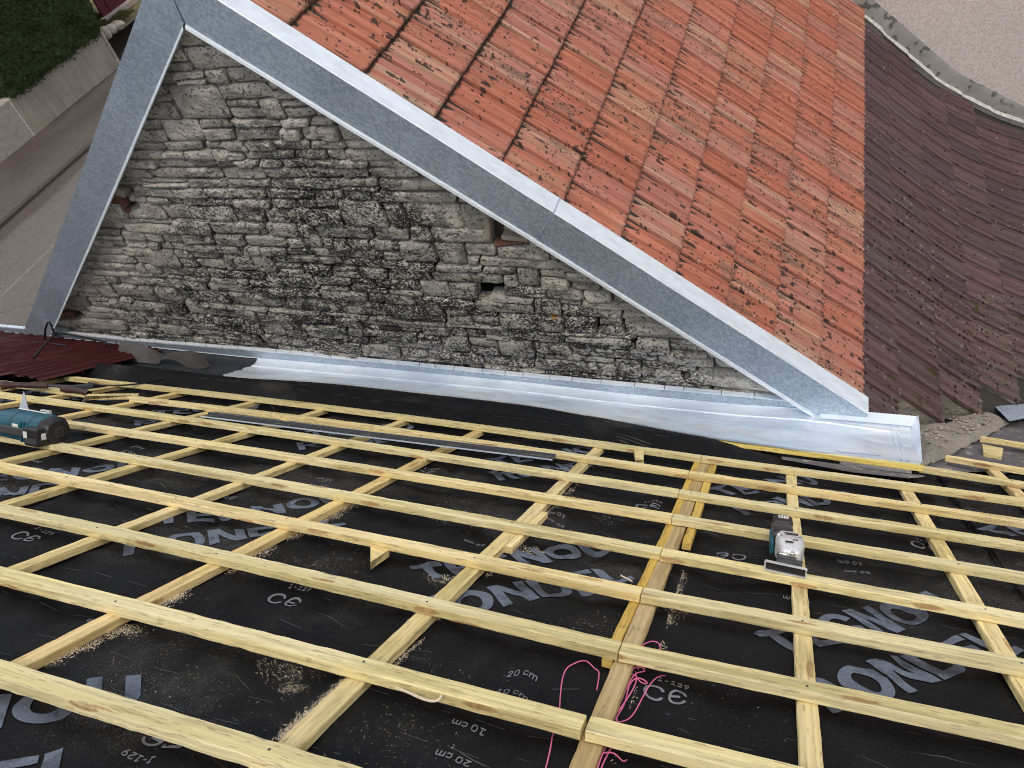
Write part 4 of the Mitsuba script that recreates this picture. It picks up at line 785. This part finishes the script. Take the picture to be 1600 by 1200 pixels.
# pink string line in two tangles
def strings(name, label, lines):
    k_ = obj(name, cat([tube(np.vstack([RP(np.array(l)[:, 0], np.array(l)[:, 1], moff(np.array(l)[:, 0], np.array(l)[:, 1]) + 0.004 + 0.010 * np.abs(np.sin(np.arange(len(l)) * 1.9)))]), 0.0017, 5, 5) for l in lines]), 'pink_string', smooth=True)
    labels[k_] = {'label': label, 'category': 'string'}
strings('string_line', 'single pink string looping left of the brown counter batten at the bottom', [[(-0.36, 0.38), (-0.375, 0.46), (-0.384, 0.528), (-0.394, 0.593), (-0.406, 0.657), (-0.422, 0.759), (-0.441, 0.842), (-0.452, 0.919), (-0.437, 0.962), (-0.409, 0.981), (-0.381, 0.967), (-0.361, 0.933), (-0.347, 0.851)]])
strings('string_line', 'tangled pink string right of the brown counter batten at the bottom', [
    [(-0.193, 1.014), (-0.225, 0.919), (-0.239, 0.815), (-0.258, 0.765), (-0.276, 0.754), (-0.271, 0.831), (-0.272, 0.898), (-0.257, 0.953), (-0.231, 0.944), (-0.248, 0.932), (-0.269, 0.973), (-0.282, 0.975), (-0.267, 1.012), (-0.247, 0.999), (-0.267, 0.965), (-0.279, 0.877), (-0.283, 0.80)],
    [(-0.267, 1.01), (-0.272, 1.08), (-0.277, 1.131), (-0.257, 1.165), (-0.232, 1.156), (-0.229, 1.129), (-0.24, 1.06), (-0.25, 1.0)], [(-0.278, 0.46), (-0.285, 0.563), (-0.288, 0.589), (-0.279, 0.614), (-0.255, 0.622), (-0.236, 0.62), (-0.221, 0.612)],
    [(-0.27, 0.42), (-0.276, 0.572), (-0.275, 0.647), (-0.272, 0.754)], [(-0.262, 0.42), (-0.268, 0.569), (-0.262, 0.652), (-0.262, 0.70), (-0.274, 0.76)], [(-0.28, 0.80), (-0.262, 0.88), (-0.26, 0.94), (-0.272, 0.99)]])
# curled strip of grey lining lying in the gutter
def ribbon(name, a_, b_, offs, label):
    a_, b_ = np.array(a_), np.array(b_); from_ = np.linspace(0, 1, len(a_)); tt = np.linspace(0, 1, 40); from scipy.interpolate import CubicSpline
    A3, B3 = CubicSpline(from_, a_)(tt), CubicSpline(from_, b_)(tt); P = np.stack([A3 * (1 - w_) + B3 * w_ for w_ in np.linspace(0, 1, 6)], 1)
    k_ = obj(name, grid(RL(P.reshape(-1, 3)).reshape(P.shape)), 'rubber', smooth=True); labels[k_] = {'label': label, 'category': 'lining strip'}
ribbon('lining_strip', [(-5.324, 3.967, 0.144), (-5.241, 3.976, 0.133), (-5.146, 3.974, 0.135), (-5.055, 3.988, 0.119), (-4.984, 4.012, 0.089), (-4.918, 4.043, 0.052)],
       [(-5.29, 3.90, -0.005), (-5.20, 3.91, -0.012), (-5.10, 3.91, -0.012), (-5.0, 3.905, -0.01), (-4.92, 3.90, -0.008), (-4.83, 3.895, 0.0)], 0, 'dark grey lining strip standing on edge in the left part of the gutter')
ribbon('lining_strip', [(-4.96, 4.09, 0.035), (-4.886, 4.097, 0.068), (-4.747, 4.076, 0.093), (-4.607, 4.065, 0.103), (-4.527, 4.08, 0.060), (-4.43, 4.06, 0.0)],
       [(-4.83, 3.895, 0.03), (-4.711, 3.873, 0.053), (-4.631, 3.887, 0.040), (-4.573, 3.90, 0.010), (-4.51, 3.90, -0.01), (-4.395, 3.95, -0.005)], 0, 'dark grey lining strip bent in an arch in the gutter, right of the upright strip')
def cable(label, pts, r=0.009):
    k_ = obj('cable', tube(RL(np.array(pts)), r, 6, 6), 'black_cable', smooth=True); labels[k_] = {'label': label, 'category': 'cable'}
cable('black cable hooked over the foot of the left verge flashing', [(-6.33, 4.06, 0.06), (-6.24, 4.0, 0.16), (-6.144, 3.951, 0.242), (-6.109, 3.954, 0.238), (-6.174, 4.031, 0.145), (-6.28, 4.1, 0.11)])
cable('black cable running along the gutter flange to the right of the left verge foot', [(-6.306, 4.11, 0.118), (-6.102, 4.107, 0.132), (-5.925, 4.121, 0.115), (-5.761, 4.125, 0.10), (-5.6, 4.13, 0.07)])
cable('black cable trailing over the maroon tiles towards the camera', [(-6.2, 4.05, 0.12), (-5.95, 3.85, 0.15), (-5.80, 3.62, 0.09), (-5.62, 3.42, 0.07), (-5.50, 3.30, 0.065)])
cable('thin black wire lying across the maroon tiles to the frame edge', [(-7.3, 4.02, 0.05), (-6.983, 3.95, 0.055), (-6.593, 3.92, 0.06), (-6.172, 3.9, 0.07), (-5.8, 3.85, 0.08)], 0.006)
cable('thin black wire lying on the left ends of the top battens', [(-4.6, 3.02, 0.004), (-4.45, 2.98, 0.006), (-4.3, 3.05, 0.008), (-4.22, 3.25, 0.012), (-4.25, 3.33, 0.02)], 0.006)
# splinters of batten
for pts, lb in (([(-0.80, 0.605, -0.01), (-0.74, 0.585, -0.004), (-0.69, 0.575, 0.0), (-0.675, 0.60, 0.004)], 'long pale splinter torn off the lower edge of a batten at bottom centre'), ([(-0.43, 1.56, -0.045), (-0.395, 1.49, -0.02), (-0.37, 1.44, -0.004)], 'thin white splinter leaning on a batten beside the yellow counter batten')):
    k_ = obj('wood_splinter', tube(RL(np.array(pts)), 0.003, 4, 4), 'sawdust'); labels[k_] = {'label': lb, 'category': 'splinter'}
# sawdust and chips, heaped along the counter battens and under the cuts
r2 = np.random.default_rng(99); cl = []
def chips(x, s, n, sx, ss, size=0.004, lift=0.0):
    for i in range(int(n * 2.5)):
        cl.append((x + sx * r2.standard_normal(), s + ss * r2.standard_normal(), 0.19 * size * (0.4 + r2.random() ** 2 * 1.6), lift * r2.random() ** 2))
def along(x0, s0, x1, s1, n, off, size=0.0035):
    for i in range(int(n * 10)):
        t = r2.random(); m_ = 0.5 + 0.9 * meshkit.noise(np.array([[s0 + (s1 - s0) * t, 0.3, x0]]) * 6)[0]
        if meshkit.fbm(np.array([[(s0 + (s1 - s0) * t) * 9, x0 * 5, 0.2]]), 2)[0] < 0.38 + 0.25 * r2.random(): continue
        cl.append((x0 + (x1 - x0) * t + off * abs(r2.standard_normal()) * m_, s0 + (s1 - s0) * t, 0.23 * size * (0.4 + r2.random() ** 2 * 1.8), 0.012 * r2.random() ** 2 * (r2.random() < .5)))
along(-1.752, 0.33, -1.70, 1.05, 900, 0.020); along(-1.70, 1.05, -1.68, 1.8, 420, 0.02); along(-0.972, 0.38, -0.965, 0.66, 420, -0.008); along(-0.968, 0.72, -0.945, 1.4, 300, -0.006)
along(-0.90, 0.75, -0.88, 1.35, 160, 0.006); along(-0.885, 1.4, -0.86, 2.6, 260, 0.012); along(-0.23, 1.15, -0.235, 1.9, 220, 0.010); along(-0.255, 0.6, -0.26, 1.1, 120, 0.006)
chips(-1.70, 0.62, 260, 0.035, 0.02); chips(-1.16, 0.645, 180, 0.05, 0.02); chips(-1.10, 0.59, 90, 0.02, 0.018); chips(-1.45, 1.27, 300, 0.09, 0.06, 0.003); chips(-1.22, 1.95, 160, 0.10, 0.06, 0.003); chips(-0.80, 1.68, 260, 0.03, 0.03); chips(-1.0, 1.30, 160, 0.03, 0.02)
chips(-0.86, 2.95, 200, 0.04, 0.05, 0.004); chips(-0.90, 1.75, 120, 0.02, 0.05); chips(-0.22, 1.42, 120, 0.03, 0.03); chips(0.37, 0.60, 90, 0.06, 0.05, 0.003); chips(0.02, 1.0, 60, 0.1, 0.1, 0.0025); chips(-1.35, 0.50, 140, 0.15, 0.10, 0.0028); chips(-0.75, 0.5, 160, 0.08, 0.06, 0.0026); chips(-0.45, 1.2, 160, 0.06, 0.05, 0.0028); chips(-1.1, 1.9, 200, 0.12, 0.08, 0.0026); chips(-0.62, 2.15, 90, 0.05, 0.04, 0.003); chips(-0.8, 0.8, 80, 0.1, 0.05, 0.003)
C_ = np.array(cl); C_ = C_[(C_[:, 1] > -.4)]
o_ = moff(C_[:, 0], C_[:, 1]) + 0.0015 + C_[:, 3]; n_ = len(C_); qa_ = r2.random((n_, 3)) * 6.28
l_ = C_[:, 2] * (1 + 2.0 * r2.random(n_)); w_ = C_[:, 2] * 0.6
dx_ = np.stack([np.cos(qa_[:, 0]), np.sin(qa_[:, 0]), 0.5 * np.sin(qa_[:, 1])], 1); dy_ = np.stack([-np.sin(qa_[:, 0]), np.cos(qa_[:, 0]), 0.5 * np.cos(qa_[:, 2])], 1)
c_ = np.stack([C_[:, 0], C_[:, 1], o_ + 0.5 * l_ * np.abs(dx_[:, 2]) ], 1)
V_ = np.stack([c_ - dx_ * l_[:, None] - dy_ * w_[:, None] * .5, c_ + dx_ * l_[:, None] - dy_ * w_[:, None], c_ + dx_ * l_[:, None] * .8 + dy_ * w_[:, None], c_ - dx_ * l_[:, None] * .7 + dy_ * w_[:, None]], 1).reshape(-1, 3)
i4 = np.arange(n_)[:, None] * 4
k1 = obj('sawdust', TM(RL(V_), np.vstack([i4 + [0, 1, 2], i4 + [0, 2, 3]])), 'sawdust'); labels[k1] = {'label': 'pale sawdust and wood chips spilled on the black underlay beside the counter battens', 'category': 'sawdust', 'kind': 'stuff'}

# ------------------------------------------------------------------ street far below on the left
GZ = -7.5
def struct(name, mesh, mat, **k):
    key = obj(name, mesh, mat, **k); labels[key] = {'kind': 'structure'}; return key
xe_ = np.concatenate([[-300, -60], np.linspace(-30, 0, 40), [60, 300]]); ye_ = np.concatenate([[-300, -20], np.linspace(0, 30, 40), [80, 300]])
gX, gY = np.meshgrid(xe_, ye_, indexing='ij'); struct('ground', grid(np.stack([gX, gY, GZ + 0 * gX], -1)), 'street')
kb = trimesh.creation.box([0.14, 40, 0.10], trimesh.transformations.translation_matrix([-16.1, 18, GZ + 0.02])); diffuse('kerb_stone', (0.075, 0.064, 0.055), 0.95, 0.1); struct('kerb', kb, 'kerb_stone')
gw = thing('garden_wall', 'low beige concrete garden wall carrying the dark hedge along the street', 'wall')
obj('wall_panel', cbox(0.35, 3.62, 1.0, 0.012, (-18.62, 14.535, GZ + 0.5)), 'low_wall', gw)
obj('wall_panel', cbox(0.35, 4.7, 1.0, 0.012, (-18.625, 10.36, GZ + 0.5)), 'low_wall_grey', gw, label='paler grey left length of the garden wall')
obj('mortar_joint', cbox(0.30, 0.025, 0.99, 0.003, (-18.592, 12.717, GZ + 0.5)), 'bright_mortar', gw)
obj('wall_return', cbox(3.0, 4.62, 0.996, 0.004, (-20.29, 10.36, GZ + 0.498)), 'low_wall_grey', gw)
obj('end_cap', cbox(0.55, 0.10, 1.02, 0.01, (-18.70, 16.40, GZ + 0.51)), 'pale_stone', gw)
hd = thing('hedge', 'dense dark green clipped hedge growing behind the low garden wall', 'hedge')
def hedge_pt(u, w):                                               # face towards the street: u along y, w up
    return u, w
hb = np.array([(-18.30, 12.78, -6.52), (-18.30, 16.28, -6.52), (-18.15, 17.3, -3.6), (-18.25, 12.70, -3.6), (-23.5, 12.9, -6.52), (-23.5, 16.5, -6.52), (-23.5, 17.4, -3.6), (-23.5, 12.7, -3.6)])
hm = trimesh.convex.convex_hull(hb)
m_ = hm; sub_v, sub_f = trimesh.remesh.subdivide_to_size(hm.vertices, hm.faces, 0.12, max_iter=12); sv = np.array(sub_v)
ctr = sv.mean(0); nrm_ = (sv - ctr); nrm_ /= np.linalg.norm(nrm_, axis=1, keepdims=True); sv = sv + nrm_ * (0.22 * fb(sv, 1.6, 3, 81) + 0.10 * fb(sv, 6.0, 2, 82))[:, None] - nrm_ * 0.05
obj('foliage_core', TM(sv, sub_f), 'leaf', hd)
pts, fi = trimesh.sample.sample_surface(TM(sv, sub_f), 60000, seed=5)
kp = (pts[:, 0] > -20.5); pts = pts[kp]; nn_ = len(pts); r3 = np.random.default_rng(5)
a1 = r3.standard_normal((nn_, 3)); a1 /= np.linalg.norm(a1, axis=1, keepdims=True); a2 = np.cross(a1, r3.standard_normal((nn_, 3))); a2 /= np.linalg.norm(a2, axis=1, keepdims=True)
L_ = 0.020 + 0.03 * r3.random(nn_)[:, None]; pts = pts + 0.05 * r3.standard_normal((nn_, 3))
LV = np.stack([pts - a1 * L_, pts + a2 * L_ * .5, pts + a1 * L_, pts - a2 * L_ * .5], 1).reshape(-1, 3); i4 = np.arange(nn_)[:, None] * 4
obj('leaves', TM(LV, np.vstack([i4 + [0, 1, 2], i4 + [0, 2, 3]])), 'leaf', hd, kind='stuff')
lx, ly = np.meshgrid(np.linspace(-30, -18.55, 60), np.linspace(16.45, 30, 60), indexing='ij'); lz = -6.75 + 0.35 * fb(np.stack([lx, ly, 0 * lx], -1), .8, 3, 83) + 0.02 * (ly - 16)
struct('garden_ground', grid(np.stack([lx, ly, lz], -1)), 'earth')
gp = []; 
for i in range(6000):
    x_, y_ = -18.6 - 1.6 * r3.random(), 16.5 + 1.6 * r3.random() ** 1.2; z_ = -6.72 + 0.02 * (y_ - 16); a_ = r3.random() * 6.28; h_ = 0.05 + .07 * r3.random()
    gp.append([(x_, y_, z_), (x_ + .02 * math.cos(a_), y_ + .02 * math.sin(a_), z_), (x_ + .05 * math.cos(a_ + 1), y_ + .05 * math.sin(a_ + 1), z_ + h_)])
gp = np.array(gp).reshape(-1, 3); k1 = obj('grass', TM(gp, np.arange(len(gp)).reshape(-1, 3)), 'grass'); labels[k1] = {'label': 'small patch of dull green grass behind the end of the garden wall', 'category': 'grass', 'kind': 'stuff'}
for i, (x_, y_, w_, h_, lb) in enumerate([(-18.62, 16.62, .22, .16, 'flat pale edging stone nearest the garden wall end'), (-18.55, 16.85, .20, .13, 'middle pale edging stone beside the grass patch'), (-18.50, 17.1, .24, .12, 'pale edging stone beside the grass patch, half behind the verge flashing')]):
    m = trimesh.creation.icosphere(subdivisions=2, radius=1.0); v = np.array(m.vertices); v = v * (1 + 0.5 * fb(v + i * 4, 1.3, 2, 90))[:, None] * [w_, w_ * .8, h_] + [x_, y_, -6.66]
    k1 = obj('edging_stone', TM(v, m.faces), 'pale_stone', smooth=True); labels[k1] = {'label': lb, 'category': 'stone'}
mg = thing('garden_gate', 'dark maroon garden gate panel partly hidden behind the hedge at the top', 'gate')
obj('panel', cbox(0.06, 3.6, 1.5, 0.006, (-19.35, 19.35, -5.85)), 'maroon_paint', mg)
for y_ in (17.9, 18.8, 19.7, 20.6): obj('rail', cbox(0.03, 0.05, 1.45, 0.004, (-19.31, y_, -5.85)), 'maroon_paint', mg)
obj('sill', cbox(0.22, 3.8, 0.16, 0.015, (-19.27, 19.35, -6.66)), 'pale_stone', mg)
print('stones', NSTONES, 'entries', len(scene))
